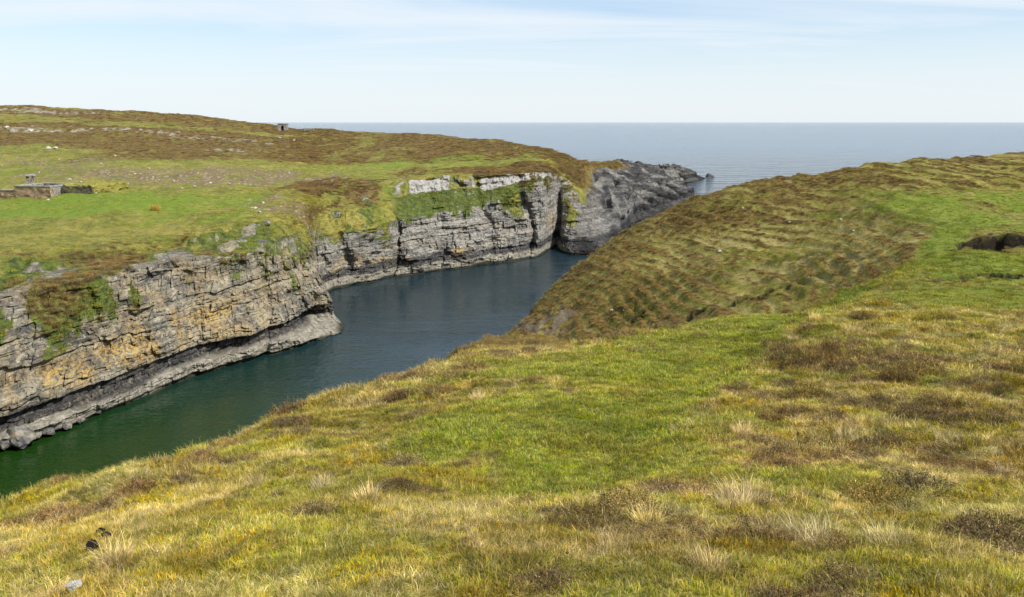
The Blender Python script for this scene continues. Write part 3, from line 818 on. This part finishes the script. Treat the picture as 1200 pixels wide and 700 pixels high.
def heather(n, rad, h, rng, pal, leaf=.010):
    V, Fc, Cc = [], [], []
    for i in range(n):
        a = rng.uniform(0, 2 * math.pi); q = rad * math.sqrt(rng.uniform())
        top = np.array([q * math.cos(a) * 1.15, q * math.sin(a) * 1.15, h * (1 - .55 * (q / rad) ** 2) * rng.uniform(.65, 1.1)])
        bot = np.array([top[0] * .45, top[1] * .45, -.02])
        mid = bot * .45 + top * .55 + rng.normal(0, .10 * rad, 3) * (1, 1, .3)
        w = .0022 + .006 * rad
        wa = rng.uniform(0, math.pi); wv = np.array([math.cos(wa), math.sin(wa), 0]) * w
        b = len(V)
        V += [tuple(bot - wv), tuple(bot + wv), tuple(mid - wv * .7), tuple(mid + wv * .7), tuple(top)]
        Fc += [(b, b + 1, b + 3, b + 2), (b + 2, b + 3, b + 4)]
        c = np.array(pal[rng.integers(len(pal))]) * rng.uniform(.7, 1.3)
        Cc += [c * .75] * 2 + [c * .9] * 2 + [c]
        for k in range(8):
            f = rng.uniform(.25, 1.05)
            p = mid + (top - mid) * f if rng.uniform() < .75 else bot + (mid - bot) * f
            b = len(V); s = leaf * rng.uniform(.7, 1.6)
            e1 = rng.normal(0, 1, 3); e1 *= s * 1.7 / np.linalg.norm(e1); e2 = rng.normal(0, 1, 3); e2 *= s / np.linalg.norm(e2)
            V += [tuple(p), tuple(p + e1 + e2 * .6), tuple(p + e1 * .6 - e2)]
            Fc += [(b, b + 1, b + 2)]
            c2 = np.array(pal[rng.integers(len(pal))]) * rng.uniform(.75, 1.35)
            Cc += [c2] * 3
    return V, Fc, Cc
def plant_mesh(name, parts, mat):
    V, Fc, Cc = [], [], []
    for v, f, c in parts:
        b = len(V)
        V += v; Fc += [tuple(i + b for i in q) for q in f]; Cc += [tuple(x) for x in c]
    me = bpy.data.meshes.new(name)
    me.from_pydata(V, [], Fc)
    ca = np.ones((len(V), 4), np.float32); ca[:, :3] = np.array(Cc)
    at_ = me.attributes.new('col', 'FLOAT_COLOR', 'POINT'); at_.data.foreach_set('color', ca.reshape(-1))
    me.materials.append(mat)
    me.update()
    return me
G1, G2, G3, G4 = (.080, .140, .010), (.135, .180, .014), (.215, .210, .022), (.30, .250, .032)
Y1, Y2, Y3 = (.48, .365, .135), (.70, .56, .28), (.35, .26, .075)
O1, O2 = (.34, .225, .022), (.42, .26, .025)
H1, H2, H3, H4 = (.105, .064, .028), (.195, .120, .050), (.30, .205, .10), (.13, .11, .028)
rg = np.random.default_rng(11)
KINDS = {
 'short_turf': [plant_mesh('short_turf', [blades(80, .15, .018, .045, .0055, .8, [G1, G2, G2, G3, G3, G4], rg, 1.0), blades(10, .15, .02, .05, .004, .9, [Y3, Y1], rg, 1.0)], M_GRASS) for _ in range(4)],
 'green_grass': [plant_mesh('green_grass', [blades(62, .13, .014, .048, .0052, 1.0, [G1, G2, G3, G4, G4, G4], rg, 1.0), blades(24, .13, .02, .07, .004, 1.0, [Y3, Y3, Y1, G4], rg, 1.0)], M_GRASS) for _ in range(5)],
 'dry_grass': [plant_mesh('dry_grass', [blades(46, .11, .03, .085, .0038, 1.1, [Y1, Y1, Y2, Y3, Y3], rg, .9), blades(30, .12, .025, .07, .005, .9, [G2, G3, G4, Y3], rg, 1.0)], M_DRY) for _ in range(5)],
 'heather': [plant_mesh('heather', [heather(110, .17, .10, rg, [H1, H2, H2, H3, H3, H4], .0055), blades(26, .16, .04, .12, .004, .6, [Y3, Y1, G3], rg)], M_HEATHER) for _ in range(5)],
 'ochre_moss': [plant_mesh('ochre_moss', [blades(70, .15, .015, .045, .008, .9, [O1, O2, O1, G4, G3], rg, 1.0), blades(10, .14, .05, .11, .004, .6, [Y3, G3], rg)], M_GRASS) for _ in range(3)],
}
def gn_scatter(name, meshes, P, rot, scl, label, cat):
    coll = bpy.data.collections.new(name + '_tufts')
    for k, me in enumerate(meshes):
        coll.objects.link(bpy.data.objects.new('%s_tuft_%02d' % (name, k), me))
    n = len(P)
    pm = bpy.data.meshes.new(name)
    pm.vertices.add(n)
    pm.vertices.foreach_set('co', P.astype(np.float32).reshape(-1))
    a = pm.attributes.new('rot', 'FLOAT_VECTOR', 'POINT'); a.data.foreach_set('vector', rot.astype(np.float32).reshape(-1))
    a = pm.attributes.new('scl', 'FLOAT_VECTOR', 'POINT'); a.data.foreach_set('vector', scl.astype(np.float32).reshape(-1))
    a = pm.attributes.new('pick', 'INT', 'POINT'); a.data.foreach_set('value', RNG.integers(0, len(meshes), n).astype(np.int32))
    o = bpy.data.objects.new(name, pm)
    COL.objects.link(o)
    g = bpy.data.node_groups.new(name + '_spread', 'GeometryNodeTree')
    g.interface.new_socket('Geometry', in_out='INPUT', socket_type='NodeSocketGeometry')
    g.interface.new_socket('Geometry', in_out='OUTPUT', socket_type='NodeSocketGeometry')
    nd = g.nodes
    gi, go = nd.new('NodeGroupInput'), nd.new('NodeGroupOutput')
    ip = nd.new('GeometryNodeInstanceOnPoints'); ci = nd.new('GeometryNodeCollectionInfo')
    ci.inputs['Collection'].default_value = coll
    ci.inputs['Separate Children'].default_value = True
    ci.inputs['Reset Children'].default_value = True
    ip.inputs['Pick Instance'].default_value = True
    g.links.new(gi.outputs[0], ip.inputs['Points']); g.links.new(ci.outputs[0], ip.inputs['Instance'])
    for an, ty, so in (('rot', 'FLOAT_VECTOR', 'Rotation'), ('scl', 'FLOAT_VECTOR', 'Scale'), ('pick', 'INT', 'Instance Index')):
        q = nd.new('GeometryNodeInputNamedAttribute'); q.data_type = ty; q.inputs['Name'].default_value = an
        g.links.new(q.outputs['Attribute'], ip.inputs[so])
    g.links.new(ip.outputs[0], go.inputs[0])
    mo = o.modifiers.new('spread', 'NODES'); mo.node_group = g
    o['kind'] = 'stuff'; o['label'] = label; o['category'] = cat
    return o

# points over the near bank and the headland, thinner and coarser with distance
pts = []
def ring(r0, r1, dens, sc, amax=47):
    A = math.radians(amax)
    n = int((r1 * r1 - r0 * r0) * A * dens)
    r = np.sqrt(RNG.uniform(r0 * r0, r1 * r1, n)); a = RNG.uniform(-A, A, n)
    return np.stack([r * np.sin(a), r * np.cos(a), np.full(n, sc)], 1)
PT = np.concatenate([ring(1.6, 4.5, 640, .43, 80), ring(4.5, 8, 450, .53, 64), ring(8, 14, 220, .74, 57), ring(14, 24, 75, 1.15, 52), ring(24, 38, 32, 1.7, 50), ring(38, 56, 15, 1.8), ring(56, 122, 13, 1.5, 44)])
dE = edge_dist(PT[:, 0], PT[:, 1])
PT = PT[(dE < np.where(PT[:, 1] > 55, 1.5, 1.3))]
x, y, sc = PT.T
z = land_z(x, y)
e = .12 + .01 * np.hypot(x, y)
nx = (land_z(x + e, y) - land_z(x - e, y)) / (2 * e); ny = (land_z(x, y + e) - land_z(x, y - e)) / (2 * e)
he, dr, mo, tf, pe, ro = cover(x, y)
okp = (pe < .3) & (RNG.uniform(size=len(x)) > ro * .93) & (np.hypot(nx, ny) < 2.2)
u1 = RNG.uniform(size=len(x)); u2 = RNG.uniform(size=len(x))
kind = np.full(len(x), 1)
kind[tf > u1] = 0
kind[(dr * .72 > u2) & (tf < u1)] = 2
kind[(mo * .7 > RNG.uniform(size=len(x))) & (tf < u1)] = 4
kind[(he * np.where(y > 54, .5, .42) > u1) & (tf < RNG.uniform(size=len(x)))] = 3
far_ = y > 54
names = ['short_turf', 'green_grass', 'dry_grass', 'heather', 'ochre_moss']
labels = ['short grazed green turf along the trodden path', 'tufted yellow-green grass covering the near slope', 'pale straw-coloured dry grass tufts on the near slope', 'low brown heather growing among the grass', 'ochre-yellow moss patches among the near grass']
for k, nm in enumerate(names):
    s = okp & (kind == k)
    n = int(s.sum())
    P = np.stack([x[s], y[s], z[s] - .015 * sc[s]], 1)
    rot = np.stack([np.clip(ny[s], -.7, .7) * .6, -np.clip(nx[s], -.7, .7) * .6, RNG.uniform(0, 6.28, n)], 1)
    hs_ = sc[s] * RNG.uniform(.75, 1.3, n)
    vs_ = hs_ * (1 + .7 * sstep(.1, .45, fbm(x[s] * 1.5, y[s] * 1.5, None, 3, 401))) * np.where(y[s] > 54, .55, np.where(sc[s] > 1.2, .8, 1.0)) * RNG.uniform(.8, 1.25, n)
    gn_scatter(nm, KINDS[nm], P, rot, np.stack([hs_, hs_, vs_], 1), labels[k], 'heather' if k == 3 else 'moss' if k == 4 else 'grass')

# heath and grass clumps over the far moor
jj, ii = RNG.integers(0, m_s, 42000), RNG.integers(NC + NB, FAR.shape[1] - 8, 42000)
okm = (sta[jj] > 2.3) & (bare[jj, ii] < .3) & (rock[jj, ii] < .4) & (scree[jj, ii] < .5)
hq = heath[jj, ii] > RNG.uniform(size=len(jj))
for nm, src, sel, lab, cat in (('moor_heather', 'heather', okm & hq, 'brown heather clumps over the far moor', 'heather'), ('moor_grass', 'green_grass', okm & ~hq & (RNG.uniform(size=len(jj)) < .55), 'rough grass clumps over the far pasture', 'grass')):
    Pm = FAR[jj[sel], ii[sel]] + np.concatenate([RNG.normal(0, .3, (int(sel.sum()), 2)), np.zeros((int(sel.sum()), 1))], 1)
    n = len(Pm); s_ = (1.2 + Pm[:, 1] / 90) * RNG.uniform(.7, 1.4, n)
    gn_scatter(nm, KINDS[src], Pm - (0, 0, .04), np.stack([np.zeros(n), np.zeros(n), RNG.uniform(0, 6.28, n)], 1), np.stack([s_ * 1.3, s_, s_ * RNG.uniform(.35, .7, n)], 1), lab, cat)
# rough tufts on the brow and ledges of the far shore
jj, ii = RNG.integers(0, m_s, 26000), RNG.integers(NC - 60, NC + NB + 60, 26000)
Pf = FAR[jj, ii]
w_t = np.maximum(moss[jj, ii], (1 - rock[jj, ii]) * .9) * (sta[jj] > 2.4) * (sta[jj] < 14.5)
selm = RNG.uniform(size=len(jj)) < w_t
hf = np.maximum(heath[jj, ii], peat[jj, ii]) > RNG.uniform(size=len(jj))
for nm, src, sm_, lab, cat in (('ledge_grass', 'green_grass', selm & ~hf, 'tufts of grass on the brow and ledges of the far cliff', 'grass'), ('cliff_heather', 'heather', selm & hf, 'dark heather fringing the far cliff top', 'heather')):
    n = int(sm_.sum())
    s_ = RNG.uniform(1.8, 3.6, n)
    gn_scatter(nm, KINDS[src], Pf[sm_] - (0, 0, .03), np.stack([np.zeros(n), np.zeros(n), RNG.uniform(0, 6.28, n)], 1), np.stack([s_, s_, s_ * RNG.uniform(.5, .9, n)], 1), lab, cat)
# ------------------------------------------------------------------ single things
def tag(o, label, cat, group=None):
    o['label'] = label; o['category'] = cat
    if group: o['group'] = group
    return o
def land_at(px, py, lo=2.0, hi=130.0):
    """where the line of sight through a photo pixel meets the near land"""
    Ys = np.geomspace(lo, hi, 500)
    p = np.array([at(px, py, Y) for Y in Ys])
    d = p[:, 2] - land_z(p[:, 0], p[:, 1])
    k = np.argmax(d < 0)
    return p[k][0], p[k][1], float(land_z(p[k:k+1, 0], p[k:k+1, 1])[0])
_fpx = FAR[..., 1] * CP - (FAR[..., 2] - EYE) * SP
_fx = 600 + FPX * FAR[..., 0] / _fpx; _fy = 350 - FPX * (FAR[..., 1] * SP + (FAR[..., 2] - EYE) * CP) / _fpx
def far_at(px, py):
    d = np.hypot(_fx - px, _fy - py) + (_fpx < 1) * 1e6
    c = d < max(2.5, d.min() * 1.2)
    k = np.unravel_index(np.where(c, _fpx, 1e9).argmin(), d.shape)
    return FAR[k]
def mat_stone(name, dark, light, lich=None, scale=3.0, wet=None):
    m, t = new_mat(name)
    pos = t.add('ShaderNodeTexCoord').outputs['Object']
    a = t.noise(pos, scale, 6, .65); b = t.noise(pos, scale * 4.5, 5, .7)
    c = t.mix(t.ramp(a, .35, .65), dark, light)
    c = t.mix(t.ramp(b, .5, .3, 0, .6), c, tuple(v * .35 for v in dark))
    if lich: c = t.mix(t.ramp(a, .56, .68, 0, .8), c, lich)
    finish(t, c, .9, t.math('ADD', a, t.math('MULTIPLY', b, .4)), .06, 1.0, .2)
    return m
M_PALE = mat_stone('pale_limestone', (.26, .24, .21), (.50, .47, .42), (.30, .29, .20))
M_GREY = mat_stone('grey_limestone', (.06, .06, .06), (.20, .185, .16), (.25, .18, .07), 1.6)
M_WHITE = mat_stone('white_quartz', (.55, .54, .50), (.80, .79, .76), None, 2.0)
M_SKERRY = mat_stone('dark_sea_rock', (.035, .034, .032), (.11, .10, .085), None, .5)
M_CLOD = mat_stone('black_peat', (.008, .007, .006), (.03, .024, .018), None, 20)
M_WOOD = mat_stone('bleached_twig', (.35, .31, .25), (.6, .56, .48), None, 20)
def rock_mesh(name, seed, flat=.6, sub=3, jag=.35, mat=None):
    import bmesh
    bm = bmesh.new()
    bmesh.ops.create_icosphere(bm, subdivisions=sub, radius=1.0)
    co = np.array([v.co[:] for v in bm.verts])
    rg_ = np.random.default_rng(seed)
    # cut by random planes for facets, then roughen
    for k in range(11):
        nrm_ = rg_.normal(0, 1, 3); nrm_ /= np.linalg.norm(nrm_); lim = rg_.uniform(.55, .85)
        ex = np.maximum(co @ nrm_ - lim, 0)
        co -= ex[:, None] * nrm_ * .9
    co += co * (jag * .5 * fbm(co[:, 0] * 1.7 + seed, co[:, 1] * 1.7, co[:, 2] * 1.7, 3, seed))[:, None]
    co *= (1, rg_.uniform(.65, .95), flat)
    for v, c in zip(bm.verts, co): v.co = c
    me = bpy.data.meshes.new(name)
    bm.to_mesh(me); bm.free()
    me.materials.append(mat)
    return me
def put_rock(name, me, p, size, rz, label, cat, group=None, sink=.25, szv=None):
    o = bpy.data.objects.new(name, me)
    COL.objects.link(o)
    s = szv or (size, size, size)
    o.scale = s; o.rotation_euler = (random.uniform(-.2, .2), random.uniform(-.2, .2), rz)
    o.location = (p[0], p[1], p[2] + s[2] * (.55 - sink))
    return tag(o, label, cat, group)
random.seed(5)
pale = [rock_mesh('pale_boulder', 60 + k, .65, 3, .4, M_PALE) for k in range(4)]
grey = [rock_mesh('grey_boulder', 80 + k, .7, 3, .45, M_GREY) for k in range(4)]
LB = 'small pale limestone boulder lying on the short green far pasture'
for k, (px, py, s) in enumerate(((300, 243, .55), (309, 236, .42), (303, 247, .4), (292, 233, .3), (56, 233, .45), (83, 209, .5), (114, 226, .35), (97, 213, .45), (150, 214, .4), (205, 212, .4), (233, 203, .4), (258, 208, .45), (118, 190, .5), (135, 181, .55), (70, 186, .5), (47, 201, .4), (175, 196, .45), (340, 201, .4), (352, 197, .4), (228, 217, .45), (214, 219, .4), (246, 213, .5), (268, 214, .4), (180, 206, .4), (160, 203, .45), (125, 201, .35), (390, 200, .4), (407, 214, .3))):
    p = far_at(px, py)
    put_rock('boulder', pale[k % 4], p, s * .62, random.uniform(0, 6), 'white boulder on the turf at the head of the cliff gully' if k < 4 else 'pale boulder lying on the lawn in front of the stone enclosure' if k == 4 else 'pale boulder in the brown stony strip across the pasture' if py > 199 and 140 < px < 300 else LB, 'boulder', 'pale boulders scattered on the far pasture')
for k, (px, py, s) in enumerate(((57, 172, .9), (37, 152, 1.2), (328, 160, .8), (345, 163, .7), (10, 149, 1.2), (66, 172, .8))):
    p = far_at(px, py)
    put_rock('boulder', pale[(k + 1) % 4], p, s * .7, random.uniform(0, 6), 'pale limestone boulder among the brown heath of the far hill', 'boulder', 'pale boulders in the brown heath')
p = far_at(315, 264)
put_rock('boulder', grey[0], p, .6, .7, 'dark grey block poking out of the turf at the head of the cliff gully', 'boulder')
for k, (px, py, s) in enumerate(((22, 510, 1.9), (60, 514, .8), (44, 520, .9), (78, 500, .7), (95, 500, .8), (115, 492, .7), (8, 524, .9))):
    bx, by, _ = on_sea(px, py + 4)
    nrx = far_at(px, py - 2)
    o = put_rock('boulder', grey[k % 4], (nrx[0], nrx[1], .3 if k else .5), s * .75, random.uniform(0, 6),
                 'big slumped grey block at the foot of the near cliff wall' if k == 0 else 'grey boulder at the waterline under the near cliff', 'boulder', None if k == 0 else 'boulders at the foot of the cliff', .3)
sp_ = on_sea(832, 207)
put_rock('sea_rock', rock_mesh('sea_rock', 99, .45, 4, .5, M_SKERRY), (sp_[0], sp_[1], -.9), 1, .2, 'lone dark rock rising from the sea off the point', 'sea rock', None, .1, (2.7, 2.6, 2.6))
for k, (px, py, s) in enumerate(((843, 296, .42), (717, 364, .3), (731, 366, .25), (925, 262, .4), (985, 258, .35), (870, 245, .3), (1000, 272, .3))):
    p = land_at(px, py, 52)
    put_rock('boulder', pale[k % 4], p, s * .5, random.uniform(0, 6), 'grey stone showing through the heather of the headland slope', 'boulder', 'stones on the headland slope')
wst = [rock_mesh('white_stone', 140 + k, .6, 3, .4, M_WHITE) for k in range(2)]
for k, (px, py, s) in enumerate(((88, 696, .045), (167, 610, .035))):
    p = land_at(px, py)
    put_rock('stone', wst[k], (p[0], p[1], p[2] + .03), s, 1.0, 'white stone lying in the grass below the dark peat clods' if k == 0 else 'white pebble in green grass near the bank edge', 'stone')
clod = [rock_mesh('peat_clod', 120 + k, .7, 3, .6, M_CLOD) for k in range(2)]
for k, (px, py, s) in enumerate(((119, 629, .032), (126, 635, .042), (138, 633, .036), (109, 647, .042))):
    p = land_at(px, py)
    put_rock('peat_clod', clod[k % 2], (p[0], p[1], p[2] + .028), s, random.uniform(0, 6), 'small black clod of peat lying on the mossy grass', 'peat clod', 'black clods in the near grass')

# individually visible heather bushes and pale tussocks
rb = np.random.default_rng(23)
bush = [plant_mesh('heather_bush', [heather(420, .34, .20, rb, [H1, H2, H2, H3, H4], .0075), blades(40, .32, .06, .2, .004, .7, [Y3, Y1, G3], rb)], M_HEATHER) for _ in range(3)]
tuss = [plant_mesh('grass_tussock', [blades(280, .12, .11, .25, .0034, .45, [Y1, Y1, Y2, Y2], rb, .5), blades(80, .15, .04, .12, .005, .7, [G2, G3, Y3], rb)], M_DRY) for _ in range(3)]
def put_plant(name, me, px, py, s, label, cat, group=None, lo=2.0):
    p = land_at(px, py, lo)
    o = bpy.data.objects.new(name, me); COL.objects.link(o)
    o.location = (p[0], p[1], p[2] - .02); o.rotation_euler = (0, 0, random.uniform(0, 6)); o.scale = (s, s, s * .9)
    return tag(o, label, cat, group)
BRINK = {(470, 470), (445, 476), (335, 498), (320, 490), (460, 446), (260, 520), (640, 405), (60, 620)}
BYPATH = {(735, 600), (780, 580), (820, 395), (640, 690)}
for k, (px, py, s) in enumerate(((470, 470, 1.25), (445, 476, .8), (472, 548, .9), (370, 608, .8), (1030, 590, 1.1), (1075, 575, 1.1), (1165, 640, 1.0), (735, 600, .95), (780, 580, .8), (925, 455, 1.1), (985, 470, 1.0), (335, 498, 1.0), (320, 490, .9), (460, 446, 1.3), (1120, 480, 1.1), (1045, 520, .9), (880, 520, .8), (1000, 690, .7), (640, 690, .6), (260, 520, .8), (60, 620, .7), (640, 405, 1.4), (820, 395, 1.1), (1010, 375, 1.8))):
    lab = ('low brown heather bush at the brink of the grassy bank above the water' if (px, py) in BRINK else
           'brown heather bush at the edge of the short green path turf' if (px, py) in BYPATH else
           'brown heather bush alone in the yellow-green sward away from the brink' if px < 600 else
           'brown heather bush in the rough straw-coloured sward uphill of the path')
    put_plant('heather_bush', bush[k % 3], px, py, s * .72, lab, 'heather', 'heather bushes on the near bank')
for k, (px, py, s) in enumerate(((870, 592, 1.0), (858, 596, .8), (905, 630, .75), (950, 640, .8), (965, 632, .7), (990, 520, .9), (1010, 524, .7), (135, 660, .7), (380, 575, .8), (300, 570, .7), (1000, 390, 1.5), (930, 400, 1.2), (760, 620, .7), (715, 650, .6), (1110, 520, .9), (870, 510, .8), (1040, 640, .7), (560, 470, .9), (430, 590, .7), (955, 378, 1.6), (830, 670, .6), (1180, 560, .7))):
    put_plant('grass_tussock', tuss[k % 3], px, py, s, 'pale dry grass tussock on the bank between the green turf and the water' if px < 600 else 'tall pale dry grass tussock beside the trodden green path' if (px < 880 or py < 410) else 'pale dry grass tussock among the heather uphill of the path', 'grass tussock', 'pale tussocks on the near bank')
p = far_at(183, 245)
rust = plant_mesh('rusty_tussock', [blades(220, .5, .25, .6, .02, .6, [(.42, .24, .05), (.5, .3, .08), Y3], rb)], M_DRY)
o = bpy.data.objects.new('grass_tussock', rust); COL.objects.link(o)
o.location = (p[0], p[1], p[2]); o.scale = (1.3, 1.3, 1.6)
tag(o, 'rusty orange clump of grass alone on the bright green lawn across the water', 'grass tussock')

# ------------------------------------------------------------------ ruins on the far shore
def wall_mat(name, tint, joint):
    m, t = new_mat(name)
    pos = t.add('ShaderNodeTexCoord').outputs['Object']
    wp = t.add('ShaderNodeVectorMath', dict(operation='ADD'), i0=pos, i1=t.scaled(t.noise(pos, 2.0, 3, .5, 0, 'Color'), (.14, .14, .14))).outputs[0]
    v = t.add('ShaderNodeTexVoronoi', dict(feature='DISTANCE_TO_EDGE'), Vector=t.scaled(wp, (1, 1, 1.9)), Scale=3.2).outputs['Distance']
    vc = t.add('ShaderNodeTexVoronoi', None, Vector=t.scaled(wp, (1, 1, 1.9)), Scale=3.2).outputs['Color']
    k = t.add('ShaderNodeSeparateColor', None, Color=vc).outputs[0]
    c = t.mix(k, tuple(x * .7 for x in tint), tuple(min(1, x * 1.35) for x in tint))
    c = t.mix(t.ramp(t.noise(pos, 5.0, 5, .7), .5, .72, 0, .6), c, (.30, .28, .25))
    c = t.mix(t.ramp(v, .06, .0), c, joint)
    finish(t, c, .92, t.math('ADD', t.ramp(v, 0, .1), t.noise(pos, 12, 4, .6)), .05, 1.0, .15)
    return m
M_WALL = wall_mat('tan_rubble_wall', (.36, .25, .15), (.13, .10, .07))
M_WALLG = wall_mat('grey_rubble_wall', (.27, .25, .22), (.10, .095, .085))
M_MOSSY = wall_mat('mossy_rubble_wall', (.12, .10, .065), (.05, .06, .02))
M_SLAB = mat_stone('coping_slab', (.18, .175, .165), (.33, .315, .28), (.24, .23, .13), 1.2)
M_SOIL, _t = new_mat('turf_roof')
_p = geo_pos(_t)
_c, _a, _b, _f = turf_base(_t, _p, 0.15, .1, 1.2)
finish(_t, _c, .95, _b, .2, 1.0, .1)
def slab_mesh(name, size, mat, seed=1, cuts=6, rough=.05):
    """a box of the given size standing on z=0, its faces subdivided and roughened, edges worn"""
    import bmesh
    bm = bmesh.new()
    bmesh.ops.create_cube(bm, size=1.0)
    bmesh.ops.subdivide_edges(bm, edges=bm.edges[:], cuts=cuts, use_grid_fill=True)
    sx_, sy_, sz_ = size
    for v in bm.verts:
        v.co = (v.co.x * sx_, v.co.y * sy_, (v.co.z + .5) * sz_)
    co = np.array([v.co[:] for v in bm.verts])
    d = np.stack([fbm(co[:, 0] * 1.3 + seed + 7 * k, co[:, 1] * 1.3, co[:, 2] * 1.3, 3, seed + k) for k in range(3)], 1) * rough * 2
    for v, c in zip(bm.verts, co + d): v.co = c
    me = bpy.data.meshes.new(name); bm.to_mesh(me); bm.free()
    me.materials.append(mat)
    return me
def part(name, me, parent, loc, rz=0.0):
    o = bpy.data.objects.new(name, me); COL.objects.link(o)
    o.parent = parent; o.location = loc; o.rotation_euler = (0, 0, rz)
    return o
def empty(name, loc, rz):
    o = bpy.data.objects.new(name, None); COL.objects.link(o)
    o.location = loc; o.rotation_euler = (0, 0, rz); o.empty_display_size = .5
    return o
g = far_at(42, 232)
E1 = empty('stone_enclosure', (g[0], g[1], g[2] + .25), math.radians(-12))
tag(E1, 'low roofless tan stone enclosure with grey coping on the bright green lawn', 'ruin')
Wd, Dp, Ht = 6.2, 5.2, 1.75
part('front_wall', slab_mesh('front_wall', (Wd, .5, Ht), M_WALL, 3, 8), E1, (0, 0, -.3))
part('back_wall', slab_mesh('back_wall', (Wd, .5, Ht), M_WALLG, 5, 8), E1, (0, Dp, -.3))
part('side_wall', slab_mesh('side_wall', (.5, Dp - .52, Ht), M_WALLG, 7, 8), E1, (Wd / 2 - .25, Dp / 2, -.3))
part('side_wall', slab_mesh('side_wall', (.5, Dp - .52, Ht), M_WALLG, 9, 8), E1, (-Wd / 2 + .25, Dp / 2, -.3))
for k, (lx_, ly_, sx_, sy_) in enumerate(((0, -.02, Wd + .1, .58), (0, Dp + .02, Wd + .1, .58), (Wd / 2 - .25, Dp / 2, .56, Dp - .64), (-Wd / 2 + .25, Dp / 2, .56, Dp - .64))):
    part('coping', slab_mesh('coping', (sx_, sy_, .16), M_SLAB, 20 + k, 8, .02), E1, (lx_, ly_, Ht - .29))
part('low_wall', slab_mesh('low_wall', (4.6, .5, 1.1), M_WALL, 31, 8), E1, (-Wd / 2 - 2.35, .15, -.3))
part('low_coping', slab_mesh('low_coping', (4.6, .62, .14), M_SLAB, 33, 8, .02), E1, (-Wd / 2 - 2.4, .15, .81))
part('turf_bank', slab_mesh('turf_bank', (5.4, 8.0, 1.9), M_SOIL, 35, 14, .16), E1, (Wd / 2 + 3.0, Dp / 2 + 3.2, -.3))
part('bank_wall', slab_mesh('bank_wall', (5.3, .4, 1.75), M_MOSSY, 37, 10, .05), E1, (Wd / 2 + 2.95, Dp / 2 - .75, -.3), .0)
g2 = far_at(28, 219)
E2 = empty('stone_pillar', (g2[0], g2[1] + 2, g2[2] + .1), .2)
tag(E2, 'squat grey stone pillar with a flat slab on top behind the enclosure', 'pillar')
part('shaft', slab_mesh('shaft', (.85, .8, 1.7), M_WALLG, 41, 6, .06), E2, (0, 0, -.3))
part('cap_slab', slab_mesh('cap_slab', (1.45, 1.2, .22), M_SLAB, 43, 6, .03), E2, (0, 0, 1.78))
for sx_ in (-.42, .42):
    part('cap_support', slab_mesh('cap_support', (.28, .7, .42), M_WALLG, 45, 4, .03), E2, (sx_, 0, 1.38))
g3 = far_at(328, 152)
E3 = empty('stone_hut', (g3[0], g3[1] + 3, g3[2] + .3), .12)
tag(E3, 'small square stone lookout hut with a dark doorway on the far skyline', 'hut')
for lx_ in (-1.15, 1.15):
    part('front_wall', slab_mesh('front_wall', (1.3, .4, 2.7), M_WALLG, 51, 6, .05), E3, (lx_, 0, -.2))
part('lintel', slab_mesh('lintel', (.98, .4, .6), M_WALLG, 53, 4, .03), E3, (0, 0, 1.9))
part('back_wall', slab_mesh('back_wall', (3.6, .4, 2.7), M_WALLG, 55, 6, .05), E3, (0, 3.2, -.2))
for lx_ in (-1.6, 1.6):
    part('side_wall', slab_mesh('side_wall', (.4, 2.75, 2.7), M_WALLG, 57, 6, .05), E3, (lx_, 1.6, -.2))
part('roof_slab', slab_mesh('roof_slab', (3.9, 3.9, .22), M_SLAB, 59, 6, .03), E3, (0, 1.6, 2.53))
g4 = far_at(360, 151.5)
E4 = bpy.data.objects.new('ruined_wall', slab_mesh('ruined_wall', (3.6, .9, 1.1), M_WALLG, 61, 10, .12)); COL.objects.link(E4)
E4.location = (g4[0], g4[1] + 2, g4[2] - .15)
tag(E4, 'low broken stone wall on the skyline beside the lookout hut', 'wall')
